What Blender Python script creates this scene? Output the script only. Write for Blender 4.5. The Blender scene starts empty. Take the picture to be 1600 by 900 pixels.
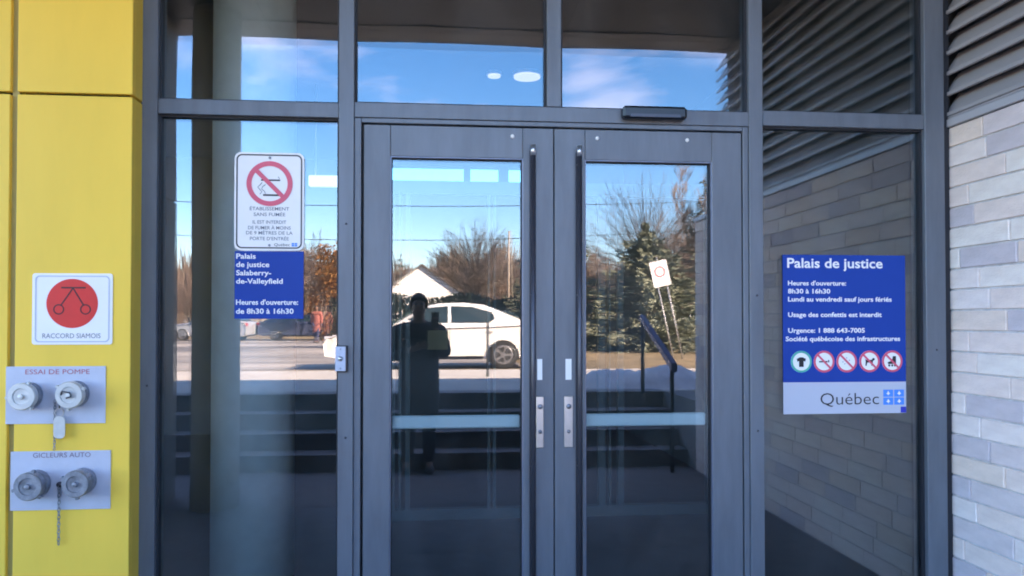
import bpy, bmesh, math, random
from mathutils import Vector, Matrix, Quaternion

random.seed(7)
R = math.radians
scene = bpy.context.scene
COL = scene.collection

# ------------------------------------------------------------------ camera
cam_data = bpy.data.cameras.new("camera")
cam = bpy.data.objects.new("camera", cam_data)
COL.objects.link(cam)
cam.location = (0.0, -3.85, 1.5)
cam.rotation_euler = (R(91.0), 0.0, R(-5.5))
cam_data.sensor_width = 36.0
cam_data.lens = 36.0 * 1250.0 / 1600.0
cam_data.shift_y = 28.0 / 1600.0
cam_data.clip_start = 0.02
cam_data.clip_end = 2000.0
scene.camera = cam

# ------------------------------------------------------------------ sun and sky
SUN_EL, SUN_AZ = R(30.0), R(56.0)      # azimuth from +Y towards +X: behind the building
to_sun = Vector((math.sin(SUN_AZ) * math.cos(SUN_EL), math.cos(SUN_AZ) * math.cos(SUN_EL), math.sin(SUN_EL)))
sl = bpy.data.lights.new("sun", 'SUN')
sl.energy = 5.0
sl.angle = R(0.5)
sl.color = (1.0, 0.90, 0.76)
sun = bpy.data.objects.new("sun", sl)
COL.objects.link(sun)
sun.rotation_euler = to_sun.to_track_quat('Z', 'Y').to_euler()

world = bpy.data.worlds.new("World")
scene.world = world
world.use_nodes = True
wn, wl = world.node_tree.nodes, world.node_tree.links
bg = wn["Background"]
sky = wn.new('ShaderNodeTexSky')
sky.sky_type = 'NISHITA'
sky.sun_disc = False
sky.sun_elevation = SUN_EL
sky.sun_rotation = SUN_AZ
sky.air_density = 0.9
sky.dust_density = 0.1
sky.ozone_density = 3.5
tc = wn.new('ShaderNodeTexCoord')
mp = wn.new('ShaderNodeMapping')
mp.inputs['Scale'].default_value = (1.0, 1.0, 3.2)
mp.inputs['Location'].default_value = (3.35, 1.2, 0.0)
wl.new(tc.outputs['Generated'], mp.inputs['Vector'])
cn = wn.new('ShaderNodeTexNoise')
cn.inputs['Scale'].default_value = 3.2
cn.inputs['Detail'].default_value = 6.0
cn.inputs['Roughness'].default_value = 0.5
wl.new(mp.outputs[0], cn.inputs['Vector'])
cr = wn.new('ShaderNodeValToRGB')
cr.color_ramp.elements[0].position = 0.50
cr.color_ramp.elements[1].position = 0.82
wl.new(cn.outputs['Fac'], cr.inputs['Fac'])
cmix = wn.new('ShaderNodeMix')
cmix.data_type = 'RGBA'
cf = wn.new('ShaderNodeMath'); cf.operation = 'MULTIPLY'; cf.inputs[1].default_value = 0.6
wl.new(cr.outputs['Color'], cf.inputs[0])
sp = wn.new('ShaderNodeSeparateXYZ'); wl.new(tc.outputs['Generated'], sp.inputs[0])
mr = wn.new('ShaderNodeMapRange'); mr.interpolation_type = 'SMOOTHSTEP'
mr.inputs['From Min'].default_value = 0.20; mr.inputs['From Max'].default_value = 0.26
wl.new(sp.outputs['Z'], mr.inputs['Value'])
cf2 = wn.new('ShaderNodeMath'); cf2.operation = 'MULTIPLY'
wl.new(cf.outputs[0], cf2.inputs[0]); wl.new(mr.outputs[0], cf2.inputs[1])
wl.new(cf2.outputs[0], cmix.inputs['Factor'])
hs = wn.new('ShaderNodeHueSaturation'); hs.inputs['Saturation'].default_value = 1.3
wl.new(sky.outputs[0], hs.inputs['Color'])
wl.new(hs.outputs[0], cmix.inputs['A'])
cmix.inputs['B'].default_value = (11.5, 10.6, 11.2, 1)
wl.new(cmix.outputs['Result'], bg.inputs['Color'])
bg.inputs['Strength'].default_value = 0.11

vs = scene.view_settings
vs.view_transform = 'Standard'
vs.look = 'None'
vs.gamma = 1.0
vs.use_curve_mapping = False
vs.exposure = 3.68
vs.use_white_balance = True
vs.white_balance_temperature = 8000
vs.white_balance_tint = 24
scene.cycles.use_denoising = True
scene.cycles.filter_width = 1.9
scene.cycles.max_bounces = 10
scene.cycles.transparent_max_bounces = 12
scene.cycles.glossy_bounces = 5
scene.cycles.caustics_reflective = False
scene.cycles.caustics_refractive = False


# ------------------------------------------------------------------ materials
def mat(name, col, rough=0.6, metal=0.0, spec=0.5, noise=0.0, nscale=8.0, bump=0.0, bscale=60.0, stretch=(1, 1, 1),
        col2=None, emit=None, emit_s=0.0, coat=0.0, detail=5.0):
    m = bpy.data.materials.new(name)
    m.use_nodes = True
    n, l = m.node_tree.nodes, m.node_tree.links
    b = n["Principled BSDF"]
    b.inputs['Base Color'].default_value = (*col, 1)
    b.inputs['Roughness'].default_value = rough
    b.inputs['Metallic'].default_value = metal
    b.inputs['Specular IOR Level'].default_value = spec
    b.inputs['Coat Weight'].default_value = coat
    if emit:
        b.inputs['Emission Color'].default_value = (*emit, 1)
        b.inputs['Emission Strength'].default_value = emit_s
    if noise or bump:
        t = n.new('ShaderNodeTexCoord')
        mpn = n.new('ShaderNodeMapping')
        mpn.inputs['Scale'].default_value = stretch
        l.new(t.outputs['Object'], mpn.inputs[0])
        if noise:
            nz = n.new('ShaderNodeTexNoise')
            nz.inputs['Scale'].default_value = nscale
            nz.inputs['Detail'].default_value = detail
            nz.inputs['Roughness'].default_value = 0.6
            l.new(mpn.outputs[0], nz.inputs['Vector'])
            rp = n.new('ShaderNodeValToRGB')
            rp.color_ramp.elements[0].position = 0.3
            rp.color_ramp.elements[1].position = 0.7
            c2 = col2 or tuple(min(1, c * (1 + noise)) for c in col)
            c1 = col if col2 else tuple(c * (1 - noise) for c in col)
            rp.color_ramp.elements[0].color = (*c1, 1)
            rp.color_ramp.elements[1].color = (*c2, 1)
            l.new(nz.outputs['Fac'], rp.inputs['Fac'])
            l.new(rp.outputs['Color'], b.inputs['Base Color'])
        if bump:
            nb = n.new('ShaderNodeTexNoise')
            nb.inputs['Scale'].default_value = bscale
            nb.inputs['Detail'].default_value = 4.0
            l.new(mpn.outputs[0], nb.inputs['Vector'])
            bp = n.new('ShaderNodeBump')
            bp.inputs['Strength'].default_value = bump
            bp.inputs['Distance'].default_value = 0.01
            l.new(nb.outputs['Fac'], bp.inputs['Height'])
            l.new(bp.outputs[0], b.inputs['Normal'])
    return m


def glass_mat(name, base, tint, gloss=(0.93, 0.96, 1.0)):
    """coated pane: a thin sheet that mirrors part of the light and lets a tinted part through"""
    m = bpy.data.materials.new(name)
    m.use_nodes = True
    n, l = m.node_tree.nodes, m.node_tree.links
    n.remove(n["Principled BSDF"])
    out = n["Material Output"]
    tr = n.new('ShaderNodeBsdfTransparent'); tr.inputs[0].default_value = (*tint, 1)
    gl = n.new('ShaderNodeBsdfGlossy'); gl.inputs['Roughness'].default_value = 0.0
    gl.inputs['Color'].default_value = (*gloss, 1)
    fr = n.new('ShaderNodeFresnel'); fr.inputs['IOR'].default_value = 1.5
    ma = n.new('ShaderNodeMath'); ma.operation = 'MULTIPLY_ADD'
    ma.inputs[1].default_value = 1.0 - base; ma.inputs[2].default_value = base
    ma.use_clamp = True
    l.new(fr.outputs[0], ma.inputs[0])
    mx = n.new('ShaderNodeMixShader')
    l.new(ma.outputs[0], mx.inputs[0]); l.new(tr.outputs[0], mx.inputs[1]); l.new(gl.outputs[0], mx.inputs[2])
    # thin dust and wipe marks
    t = n.new('ShaderNodeTexCoord'); mpn = n.new('ShaderNodeMapping'); mpn.inputs['Scale'].default_value = (1.2, 1, .8)
    mpn.inputs['Rotation'].default_value = (0, .5, 0)
    l.new(t.outputs['Object'], mpn.inputs[0])
    nz = n.new('ShaderNodeTexNoise'); nz.inputs['Scale'].default_value = 3.0; nz.inputs['Detail'].default_value = 9.0; nz.inputs['Distortion'].default_value = .8
    l.new(mpn.outputs[0], nz.inputs['Vector'])
    mr_ = n.new('ShaderNodeMapRange'); mr_.inputs['From Min'].default_value = .42; mr_.inputs['From Max'].default_value = .75
    mr_.inputs['To Min'].default_value = .001; mr_.inputs['To Max'].default_value = .022
    l.new(nz.outputs['Fac'], mr_.inputs['Value'])
    df = n.new('ShaderNodeBsdfDiffuse'); df.inputs['Color'].default_value = (.7, .7, .7, 1)
    mx2 = n.new('ShaderNodeMixShader')
    l.new(mr_.outputs[0], mx2.inputs[0]); l.new(mx.outputs[0], mx2.inputs[1]); l.new(df.outputs[0], mx2.inputs[2])
    l.new(mx2.outputs[0], out.inputs[0])
    return m


M = {}
M['frame'] = mat('blue grey anodised aluminium', (0.126, 0.144, 0.168), 0.42, 0.12, noise=.14, nscale=5, stretch=(3, 3, .5), bump=.05, bscale=250, detail=10)
M['frame_dark'] = mat('dark gasket', (0.012, 0.014, 0.02), 0.6)
M['bead'] = mat('glazing bead', (0.20, 0.22, 0.29), 0.35, 0.4)
M['bronze'] = mat('dark pull tube', (0.07, 0.07, 0.085), 0.35, 0.5)
M['steel'] = mat('brushed steel', (0.55, 0.55, 0.57), 0.32, 0.85, noise=.12, nscale=30, stretch=(1, 1, .2))
M['galv'] = mat('galvanised plate', (0.50, 0.53, 0.62), 0.5, 0.25, noise=.06, nscale=9, bump=.06, bscale=90)
M['cap_white'] = mat('pale aluminium cap', (0.62, 0.63, 0.62), 0.4, 0.4, noise=.1, nscale=20)
M['cap_grey'] = mat('weathered cap', (0.27, 0.29, 0.33), 0.45, 0.6, noise=.35, nscale=30)
M['yellow'] = mat('yellow composite panel', (0.95, 0.585, 0.078), 0.45, 0.0, spec=.3, noise=.05, nscale=1.6, bump=.05, bscale=3, stretch=(2.5, 1, .6), detail=9)
M['joint'] = mat('dark joint', (0.03, 0.022, 0.01), 0.8)
M['white'] = mat('white sign face', (0.88, 0.85, 0.82), 0.45, spec=.3, noise=.02, nscale=5)
M['black'] = mat('black print', (0.01, 0.01, 0.014), 0.5)
M['grey_print'] = mat('grey print', (0.16, 0.17, 0.20), 0.5)
M['red_soft'] = mat('sun faded red print', (0.78, 0.10, 0.16), 0.45)
M['red'] = mat('red print', (0.80, 0.030, 0.022), 0.45, noise=.05, nscale=12)
M['red_letter'] = mat('red engraved letters', (0.50, 0.10, 0.13), 0.5)
M['dark_letter'] = mat('dark engraved letters', (0.20, 0.13, 0.17), 0.5)
M['blue_sign'] = mat('blue sign face', (0.0, 0.052, 0.31), 0.5, spec=.2, noise=.04, nscale=4)
M['blue_patch'] = mat('blue mark', (0.01, 0.03, 0.40), 0.4)
M['logo_blue'] = mat('logo blue', (0.02, 0.26, 0.78), 0.4)
M['lav'] = mat('pale grey sign foot', (0.50, 0.52, 0.60), 0.45)
M['green_ring'] = mat('green print', (0.02, 0.42, 0.33), 0.45)
M['sensor'] = mat('black plastic', (0.008, 0.009, 0.013), 0.3)
M['concrete_in'] = mat('smooth concrete column', (0.68, 0.73, 0.73), 0.7, noise=.10, nscale=5, bump=.08, bscale=40)
M['concrete_out'] = mat('concrete column', (0.60, 0.60, 0.58), 0.8, noise=.10, nscale=4, bump=.1, bscale=40)
M['slab'] = mat('landing concrete', (0.11, 0.112, 0.115), 0.85, noise=.4, nscale=7, detail=12, col2=(0.19, 0.19, 0.195), bump=.25, bscale=80)
M['step'] = mat('step concrete', (0.14, 0.14, 0.145), 0.85, noise=.15, nscale=4, bump=.2, bscale=60)
M['nosing'] = mat('worn step nosing', (0.17, 0.165, 0.17), 0.85, noise=.3, nscale=9)
M['paving'] = mat('pavement concrete', (0.46, 0.43, 0.39), 0.85, noise=.12, nscale=1.3, bump=.2, bscale=50)
M['asphalt'] = mat('asphalt with painted sun bands', (0.075, 0.075, 0.08), 0.85, noise=.5, nscale=1.0, stretch=(.10, .45, 1), col2=(0.46, 0.41, 0.36), detail=7, bump=.2, bscale=50)  # stretched pale noise paints sunlit bands between tree shadows into the asphalt colour
M['lawn'] = mat('winter lawn', (0.10, 0.072, 0.03), 0.95, noise=.3, nscale=1.6, col2=(0.30, 0.21, 0.11), bump=.5, bscale=20)
M['soffit'] = mat('dark soffit', (0.055, 0.060, 0.066), 0.6, noise=.05, nscale=2)
M['soffit_trim'] = mat('brown grey trim', (0.21, 0.195, 0.175), 0.6, noise=.06, nscale=3)
M['wing'] = mat('grey cladding', (0.22, 0.22, 0.24), 0.7, noise=.05, nscale=2)
M['louvre'] = mat('louvre aluminium', (0.37, 0.355, 0.37), 0.5, 0.1, noise=.07, nscale=4, stretch=(1, .3, 1))
M['louvre_back'] = mat('louvre cavity', (0.16, 0.155, 0.16), 0.8)
M['ledge'] = mat('ledge flashing', (0.50, 0.50, 0.53), 0.45, 0.2)
M['mortar'] = mat('pale mortar', (0.62, 0.60, 0.60), 0.9, noise=.15, nscale=20, bump=.3, bscale=120)
BR = []
for i, c in enumerate([(0.87, 0.73, 0.69), (0.90, 0.80, 0.76), (0.72, 0.64, 0.66), (0.84, 0.70, 0.63), (0.63, 0.575, 0.62), (0.88, 0.77, 0.75)]):
    BR.append(mat('glazed brick tone', tuple(q * (1.04, 1.0, .95)[n_] for n_, q in enumerate(c)), 0.72, spec=.3, noise=.13, nscale=9, bump=.4, bscale=110, stretch=(1, .45, 1.4), detail=9))
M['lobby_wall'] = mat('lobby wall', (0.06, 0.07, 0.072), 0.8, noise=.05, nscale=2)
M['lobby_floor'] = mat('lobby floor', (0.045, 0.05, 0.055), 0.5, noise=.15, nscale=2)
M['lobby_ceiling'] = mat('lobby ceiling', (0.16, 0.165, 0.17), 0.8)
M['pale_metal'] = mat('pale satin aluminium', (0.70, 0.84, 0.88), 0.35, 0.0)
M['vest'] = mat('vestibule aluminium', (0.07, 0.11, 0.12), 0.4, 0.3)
M['lamp'] = mat('lit lamp diffuser', (0.9, 0.9, 0.9), 0.5, emit=(1.0, 0.97, 0.92), emit_s=0.05)
M['car_white'] = mat('white car paint', (0.78, 0.76, 0.72), 0.3, coat=.6)
M['car_silver'] = mat('silver car paint', (0.45, 0.46, 0.48), 0.3, 0.4, coat=.6)
M['car_dark'] = mat('dark car paint', (0.04, 0.05, 0.09), 0.3, coat=.6)
M['car_glass'] = mat('car window glass', (0.02, 0.035, 0.035), 0.08, spec=.8)
M['tyre'] = mat('tyre rubber', (0.02, 0.02, 0.02), 0.85)
M['rim'] = mat('alloy rim', (0.32, 0.32, 0.33), 0.35, 0.6)
M['tail'] = mat('tail lamp', (0.35, 0.01, 0.01), 0.25)
M['head'] = mat('headlamp lens', (0.6, 0.6, 0.62), 0.15, spec=.8)
M['coat'] = mat('dark winter coat', (0.012, 0.014, 0.022), 0.85, noise=.2, nscale=20, bump=.3, bscale=40)
M['trousers'] = mat('dark trousers', (0.010, 0.011, 0.018), 0.85)
M['shoe'] = mat('black shoe', (0.01, 0.01, 0.012), 0.5)
M['skin'] = mat('skin', (0.24, 0.13, 0.09), 0.55)
M['hair'] = mat('dark hair', (0.02, 0.015, 0.012), 0.6)
M['lips'] = mat('lips', (0.40, 0.14, 0.12), 0.5)
M['folder'] = mat('pale green card', (0.80, 0.86, 0.55), 0.6)
M['redcoat'] = mat('red jacket', (0.40, 0.12, 0.09), 0.8)
M['jeans'] = mat('blue jeans', (0.05, 0.06, 0.12), 0.85)
M['siding'] = mat('white siding', (0.86, 0.84, 0.80), 0.7, noise=.03, nscale=1, bump=.3, bscale=3, stretch=(.01, .01, 3))
M['siding_b'] = mat('tan siding', (0.40, 0.33, 0.26), 0.7)
M['shingle'] = mat('roof shingles', (0.14, 0.12, 0.11), 0.9, noise=.2, nscale=3)
M['winglass'] = mat('house window', (0.03, 0.04, 0.05), 0.1)
M['bark'] = mat('grey brown bark', (0.17, 0.13, 0.10), 0.9, noise=.25, nscale=6)
M['bark_pale'] = mat('pale bark', (0.38, 0.33, 0.28), 0.9, noise=.25, nscale=6)
M['twig'] = mat('brown twigs', (0.17, 0.135, 0.11), 0.9)
M['twig_b'] = mat('reddish twigs', (0.20, 0.145, 0.12), 0.9)
M['needle'] = mat('spruce needles', (0.08, 0.10, 0.065), 0.8, noise=.5, nscale=1.5, col2=(0.24, 0.25, 0.17))
M['needle_b'] = mat('blue green needles', (0.05, 0.065, 0.045), 0.8, noise=.5, nscale=1.5, col2=(0.13, 0.145, 0.10))
M['orange_leaf'] = mat('rusty leaves', (0.28, 0.11, 0.035), 0.8, noise=.4, nscale=2, col2=(0.40, 0.20, 0.07))
M['thicket'] = mat('winter thicket', (0.12, 0.085, 0.065), 0.95, noise=.4, nscale=.3, col2=(0.22, 0.165, 0.125))
M['rail'] = mat('blue painted rail', (0.035, 0.055, 0.16), 0.45, 0.1)
M['post'] = mat('dark metal post', (0.02, 0.022, 0.03), 0.5, 0.5)
M['upost'] = mat('galvanised post', (0.42, 0.42, 0.42), 0.5, 0.5)
M['wood_pole'] = mat('weathered pole', (0.34, 0.28, 0.22), 0.9, noise=.2, nscale=3, stretch=(5, 5, .3))
M['wire'] = mat('wire', (0.02, 0.02, 0.022), 0.6)

G_OUT = glass_mat('coated outer glass', 0.088, (0.92, 0.97, 0.97))
G_IN = glass_mat('inner glass', 0.015, (0.92, 0.97, 0.97))


# ------------------------------------------------------------------ helpers
def link(name, me, m=None, parent=None, loc=None, rot=None):
    o = bpy.data.objects.new(name, me)
    COL.objects.link(o)
    if m is not None and me is not None:
        ms = m if isinstance(m, (list, tuple)) else [m]
        if len(me.materials) == 0:
            for q in ms:
                me.materials.append(q)
    if parent: o.parent = parent
    if loc: o.location = loc
    if rot: o.rotation_euler = rot
    return o


def thing(name, label, cat, loc=(0, 0, 0), rot=(0, 0, 0), group=None):
    o = link(name, None, None, None, loc, rot)
    o['label'] = label; o['category'] = cat
    if group: o['group'] = group
    return o


def tag(o, label=None, cat=None, group=None, kind=None):
    if label: o['label'] = label
    if cat: o['category'] = cat
    if group: o['group'] = group
    if kind: o['kind'] = kind
    return o


def from_bm(bm, name, smooth=False):
    me = bpy.data.meshes.new(name)
    bm.normal_update()
    bm.to_mesh(me); bm.free()
    if smooth:
        for p in me.polygons: p.use_smooth = True
    return me


def add_box(bm, x0, x1, y0, y1, z0, z1, bev=0.0):
    vs_ = [bm.verts.new(p) for p in ((x0, y0, z0), (x1, y0, z0), (x1, y1, z0), (x0, y1, z0), (x0, y0, z1), (x1, y0, z1), (x1, y1, z1), (x0, y1, z1))]
    fs = [bm.faces.new([vs_[i] for i in f]) for f in ((3, 2, 1, 0), (4, 5, 6, 7), (0, 1, 5, 4), (1, 2, 6, 5), (2, 3, 7, 6), (3, 0, 4, 7))]
    if bev:
        es = list({e for f in fs for e in f.edges})
        bmesh.ops.bevel(bm, geom=es, offset=bev, segments=1, affect='EDGES', profile=.5)


def box(name, x0, x1, y0, y1, z0, z1, m, parent=None, bev=0.0):
    bm = bmesh.new()
    add_box(bm, x0, x1, y0, y1, z0, z1, bev)
    return link(name, from_bm(bm, name), m, parent)


def add_tube(bm, pts, rads, n=8, cap=True):
    """tapered tube through pts"""
    rings = []
    prev = None
    for i, p in enumerate(pts):
        p = Vector(p)
        a = Vector(pts[max(0, i - 1)]); b = Vector(pts[min(len(pts) - 1, i + 1)])
        d = (b - a).normalized()
        if prev is None:
            u = d.orthogonal().normalized()
        else:
            u = (prev - d * prev.dot(d))
            u = u.normalized() if u.length > 1e-6 else d.orthogonal().normalized()
        prev = u
        v = d.cross(u)
        r = rads[i] if isinstance(rads, (list, tuple)) else rads
        rings.append([bm.verts.new(p + (u * math.cos(2 * math.pi * k / n) + v * math.sin(2 * math.pi * k / n)) * r) for k in range(n)])
    for a, b in zip(rings[:-1], rings[1:]):
        for k in range(n):
            bm.faces.new((a[k], a[(k + 1) % n], b[(k + 1) % n], b[k]))
    if cap:
        bm.faces.new(list(reversed(rings[0])))
        bm.faces.new(rings[-1])


def tube(name, pts, rads, m, parent=None, n=12, smooth=True):
    bm = bmesh.new(); add_tube(bm, pts, rads, n)
    return link(name, from_bm(bm, name, smooth), m, parent)


def prism(name, outline, y0, y1, m, parent=None, bev=0.0):
    """outline in x,z extruded along y (y0 front)"""
    bm = bmesh.new()
    a = [bm.verts.new((x, y0, z)) for x, z in outline]
    b = [bm.verts.new((x, y1, z)) for x, z in outline]
    n = len(outline)
    bm.faces.new(a); bm.faces.new(list(reversed(b)))
    for i in range(n):
        bm.faces.new((a[i], b[i], b[(i + 1) % n], a[(i + 1) % n]))
    bmesh.ops.recalc_face_normals(bm, faces=bm.faces)
    if bev:
        bmesh.ops.bevel(bm, geom=list(bm.edges), offset=bev, segments=1, affect='EDGES')
    return link(name, from_bm(bm, name), m, parent)


def rrect(x0, x1, z0, z1, r, n=6):
    pts = []
    for cx, cz, a0 in ((x1 - r, z0 + r, -90), (x1 - r, z1 - r, 0), (x0 + r, z1 - r, 90), (x0 + r, z0 + r, 180)):
        for k in range(n + 1):
            a = R(a0 + 90 * k / n)
            pts.append((cx + r * math.cos(a), cz + r * math.sin(a)))
    return pts


def circ(cx, cz, r, n=40):
    return [(cx + r * math.cos(2 * math.pi * k / n), cz + r * math.sin(2 * math.pi * k / n)) for k in range(n)]


def ring(name, cx, cz, r0, r1, y0, y1, m, parent=None, n=48, outl=None):
    """annulus r1 outer r0 inner, or between two outlines"""
    o1, o0 = outl if outl else (circ(cx, cz, r1, n), circ(cx, cz, r0, n))
    n = len(o1)
    bm = bmesh.new()
    L = [[bm.verts.new((x, y, z)) for x, z in o] for o in (o1, o0) for y in (y0, y1)]
    a0, a1, b0, b1 = L
    for i in range(n):
        j = (i + 1) % n
        bm.faces.new((a0[i], a0[j], b0[j], b0[i])); bm.faces.new((a1[j], a1[i], b1[i], b1[j]))
        bm.faces.new((a0[j], a0[i], a1[i], a1[j])); bm.faces.new((b0[i], b0[j], b1[j], b1[i]))
    bmesh.ops.recalc_face_normals(bm, faces=bm.faces)
    return link(name, from_bm(bm, name), m, parent)


def lettering(body, x, z, w, h, y, m, parent, align='LEFT', bold=0.0, name='lettering'):
    """a line of text on the plane y: x = left edge (or centre), z = baseline, w = width, h = capital height"""
    cu = bpy.data.curves.new(name, 'FONT')
    cu.body = body
    cu.size = 1.0
    cu.offset = bold
    cu.resolution_u = 3
    tmp = bpy.data.objects.new('tmp', cu)
    COL.objects.link(tmp)
    dg = bpy.context.evaluated_depsgraph_get()
    me = bpy.data.meshes.new_from_object(tmp.evaluated_get(dg))
    bpy.data.objects.remove(tmp); bpy.data.curves.remove(cu)
    xs = [v.co.x for v in me.vertices]
    x0, x1 = min(xs), max(xs)
    sx = w / (x1 - x0); sy = h / 0.73
    off = x if align == 'LEFT' else x - w / 2
    for v in me.vertices:
        v.co = Vector((off + (v.co.x - x0) * sx, y, z + v.co.y * sy))
    return link(name, me, m, parent)


def skin_mesh(name, verts, edges, rads, m, parent, root=0, sub=2):
    me = bpy.data.meshes.new(name)
    me.from_pydata([Vector(v) for v in verts], edges, [])
    o = link(name, me, m, parent)
    md = o.modifiers.new('skin', 'SKIN')
    md.use_smooth_shade = True
    for i, v in enumerate(me.skin_vertices[0].data):
        r = rads[i]
        v.radius = r if isinstance(r, tuple) else (r, r)
        v.use_root = (i == root)
    s = o.modifiers.new('sub', 'SUBSURF'); s.levels = sub; s.render_levels = sub
    return o


# ------------------------------------------------------------------ ground, landing, steps
def hgt(x, y):
    def ss(a, b, t):
        t = max(0, min(1, (t - a) / (b - a))); return t * t * (3 - 2 * t)
    low = ss(-9.5, -10.7, y) * (1 - ss(2.2, 3.4, x))
    base = 0.68 - 0.26 * low
    return base - 0.05 * ss(-10, -30, y) * (1 - low)

gx = [-600, -200, -80, -40, -20, -7, -3, 0, 1, 2.0, 2.4, 2.6, 2.9, 3.2, 3.6, 5, 8, 12, 16, 30, 60, 200, 600]
gy = [600, 100, 30, 12, 0, -3.3, -5.1, -7, -9.3, -9.6, -9.9, -10.2, -10.5, -10.8, -12, -14, -17, -20, -25, -30, -45, -70, -120, -300, -900]
bm = bmesh.new()
gv = {}
for i, x in enumerate(gx):
    for j, y in enumerate(gy):
        gv[i, j] = bm.verts.new((x, y, hgt(x, y)))
for i in range(len(gx) - 1):
    for j in range(len(gy) - 1):
        cx, cy = (gx[i] + gx[i + 1]) / 2, (gy[j] + gy[j + 1]) / 2
        if -7 < cx < 2.9 and -5.1 < cy < 12: continue
        if 2.9 < cx < 16 and -3.3 < cy < 12: continue
        bm.faces.new((gv[i, j + 1], gv[i + 1, j + 1], gv[i + 1, j], gv[i, j]))
tag(link('ground', from_bm(bm, 'ground', True), M['lawn']), kind='structure')

def sheet(name, x0, x1, y0, y1, dz, m, nx=20, ny=20):
    bm = bmesh.new()
    g = [[bm.verts.new((x0 + (x1 - x0) * i / nx, y0 + (y1 - y0) * j / ny, 0)) for j in range(ny + 1)] for i in range(nx + 1)]
    for r_ in g:
        for v in r_: v.co.z = hgt(v.co.x, v.co.y) + dz
    for i in range(nx):
        for j in range(ny):
            bm.faces.new((g[i][j], g[i + 1][j], g[i + 1][j + 1], g[i][j + 1]))
    return tag(link(name, from_bm(bm, name, True), m), kind='structure')

sheet('pavement', -40, 30, -9.25, -5.12, 0.006, M['paving'], 20, 8)
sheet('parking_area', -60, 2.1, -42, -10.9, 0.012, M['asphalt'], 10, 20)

landing = link('landing', None); tag(landing, kind='structure')
ys = [-4.22, -2.70, -1.35, -0.052]
xs_ = [-7.0, 2.598]
for i in range(len(xs_) - 1):
    for j in range(len(ys) - 1):
        box('paving_slab', xs_[i] + .004, xs_[i + 1] - .004, ys[j] + .004, ys[j + 1] - .004, -.10, random.uniform(-.0015, .0015), M['slab'], landing, .004)
box('slab_bed', -7, 2.6, -5.2, 9, -.3, -.101, M['step'], landing)
steps = link('entrance_steps', None); tag(steps, kind='structure')
for k in range(4):
    y1 = -4.2 - .3 * k
    box('step', -7, 2.598, y1 - .4 if k < 3 else y1 - .02, y1, .17 * k - .1, .17 * (k + 1) - .012, M['step'], steps)
    box('nosing', -7, 2.598, y1 - .30, y1 + .018, .17 * (k + 1) - .011, .17 * (k + 1) if k < 3 else .688, M['nosing'], steps, .004)

# ------------------------------------------------------------------ the building behind and above the entrance
bld = thing('courthouse_building', 'courthouse lobby, dark canopy soffit and roof around the glass entrance', 'building')
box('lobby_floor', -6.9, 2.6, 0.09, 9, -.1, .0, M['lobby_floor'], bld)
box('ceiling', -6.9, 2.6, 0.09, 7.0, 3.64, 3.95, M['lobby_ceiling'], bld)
# back wall with clerestory openings
wins = [(-0.78, 0.39), (0.477, 0.869), (1.0, 1.40)]
zb, zt = 3.21, 3.58
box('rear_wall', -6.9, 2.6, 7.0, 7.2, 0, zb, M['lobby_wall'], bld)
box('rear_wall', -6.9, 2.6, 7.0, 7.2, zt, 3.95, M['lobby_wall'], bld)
edges_ = [-6.9, -.78, .39, .477, .869, 1.0, 1.40, 2.6]
for a, b in ((-6.9, -.78), (.39, .477), (.869, 1.0), (1.40, 2.6)):
    box('rear_wall_pier', a, b, 7.0, 7.2, zb, zt, M['lobby_wall'], bld)
for a, b in wins:
    w = box('clerestory_window', a, b, 7.12, 7.14, zb, zt, glass_mat('clerestory glass', .05, (.36, .62, .66)), bld)
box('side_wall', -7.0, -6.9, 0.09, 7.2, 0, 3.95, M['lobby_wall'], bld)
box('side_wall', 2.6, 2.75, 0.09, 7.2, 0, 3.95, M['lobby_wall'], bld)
box('roof', -4.3, 16, -3.28, 7.4, 4.02, 4.70, M['wing'], bld)
box('roof_edge', -4.3, 16, -3.36, -3.28, 3.985, 4.74, M['wing'], bld)
box('wing_wall', 2.92, 16, -3.27, 7.2, .6, 4.02, M['wing'], bld)
box('left_wall', -14, -7.0, -.1, 7.2, 0, 4.50, M['wing'], bld)
# soffit boards and edge trim
sx = [-4.3, -3.9, -1.4, 1.1, 2.598]
for a, b in zip(sx[:-1], sx[1:]):
    box('soffit_panel', a + .004, b - .004, -2.955, -.002, 3.995, 4.018, M['soffit'], bld)
    box('soffit_trim', a + .004, b - .004, -3.278, -2.96, 3.985, 4.016, M['soffit_trim'], bld)
box('soffit_panel', 2.602, 16, -3.278, 0, 4.0, 4.018, M['soffit'], bld)
box('roof', -7.0, -4.302, -.1, 7.4, 4.02, 4.50, M['wing'], bld)
box('plinth', 2.602, 2.93, -5.12, -3.945, -.1, .69, M['step'], bld)
box('retaining_wall', -7.2, -7.0, -5.12, -.1, -.1, .9, M['concrete_out'], bld)

# inner lobby: concrete column, vestibule frame, lights
colin = tube('concrete_column', [(-1.06, .98, 0), (-1.06, .98, 3.64)], .235, M['concrete_in'], n=64)
tag(colin, 'round pale concrete column standing inside behind the left sidelight', 'column')

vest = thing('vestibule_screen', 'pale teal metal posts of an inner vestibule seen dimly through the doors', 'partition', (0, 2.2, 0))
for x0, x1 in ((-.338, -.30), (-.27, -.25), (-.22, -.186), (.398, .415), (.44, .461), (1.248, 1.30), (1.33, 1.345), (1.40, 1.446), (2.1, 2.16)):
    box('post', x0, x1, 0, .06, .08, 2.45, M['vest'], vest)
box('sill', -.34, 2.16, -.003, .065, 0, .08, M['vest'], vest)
box('head_rail', -.34, 2.16, -.003, .065, 2.45, 2.55, M['vest'], vest)

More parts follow.
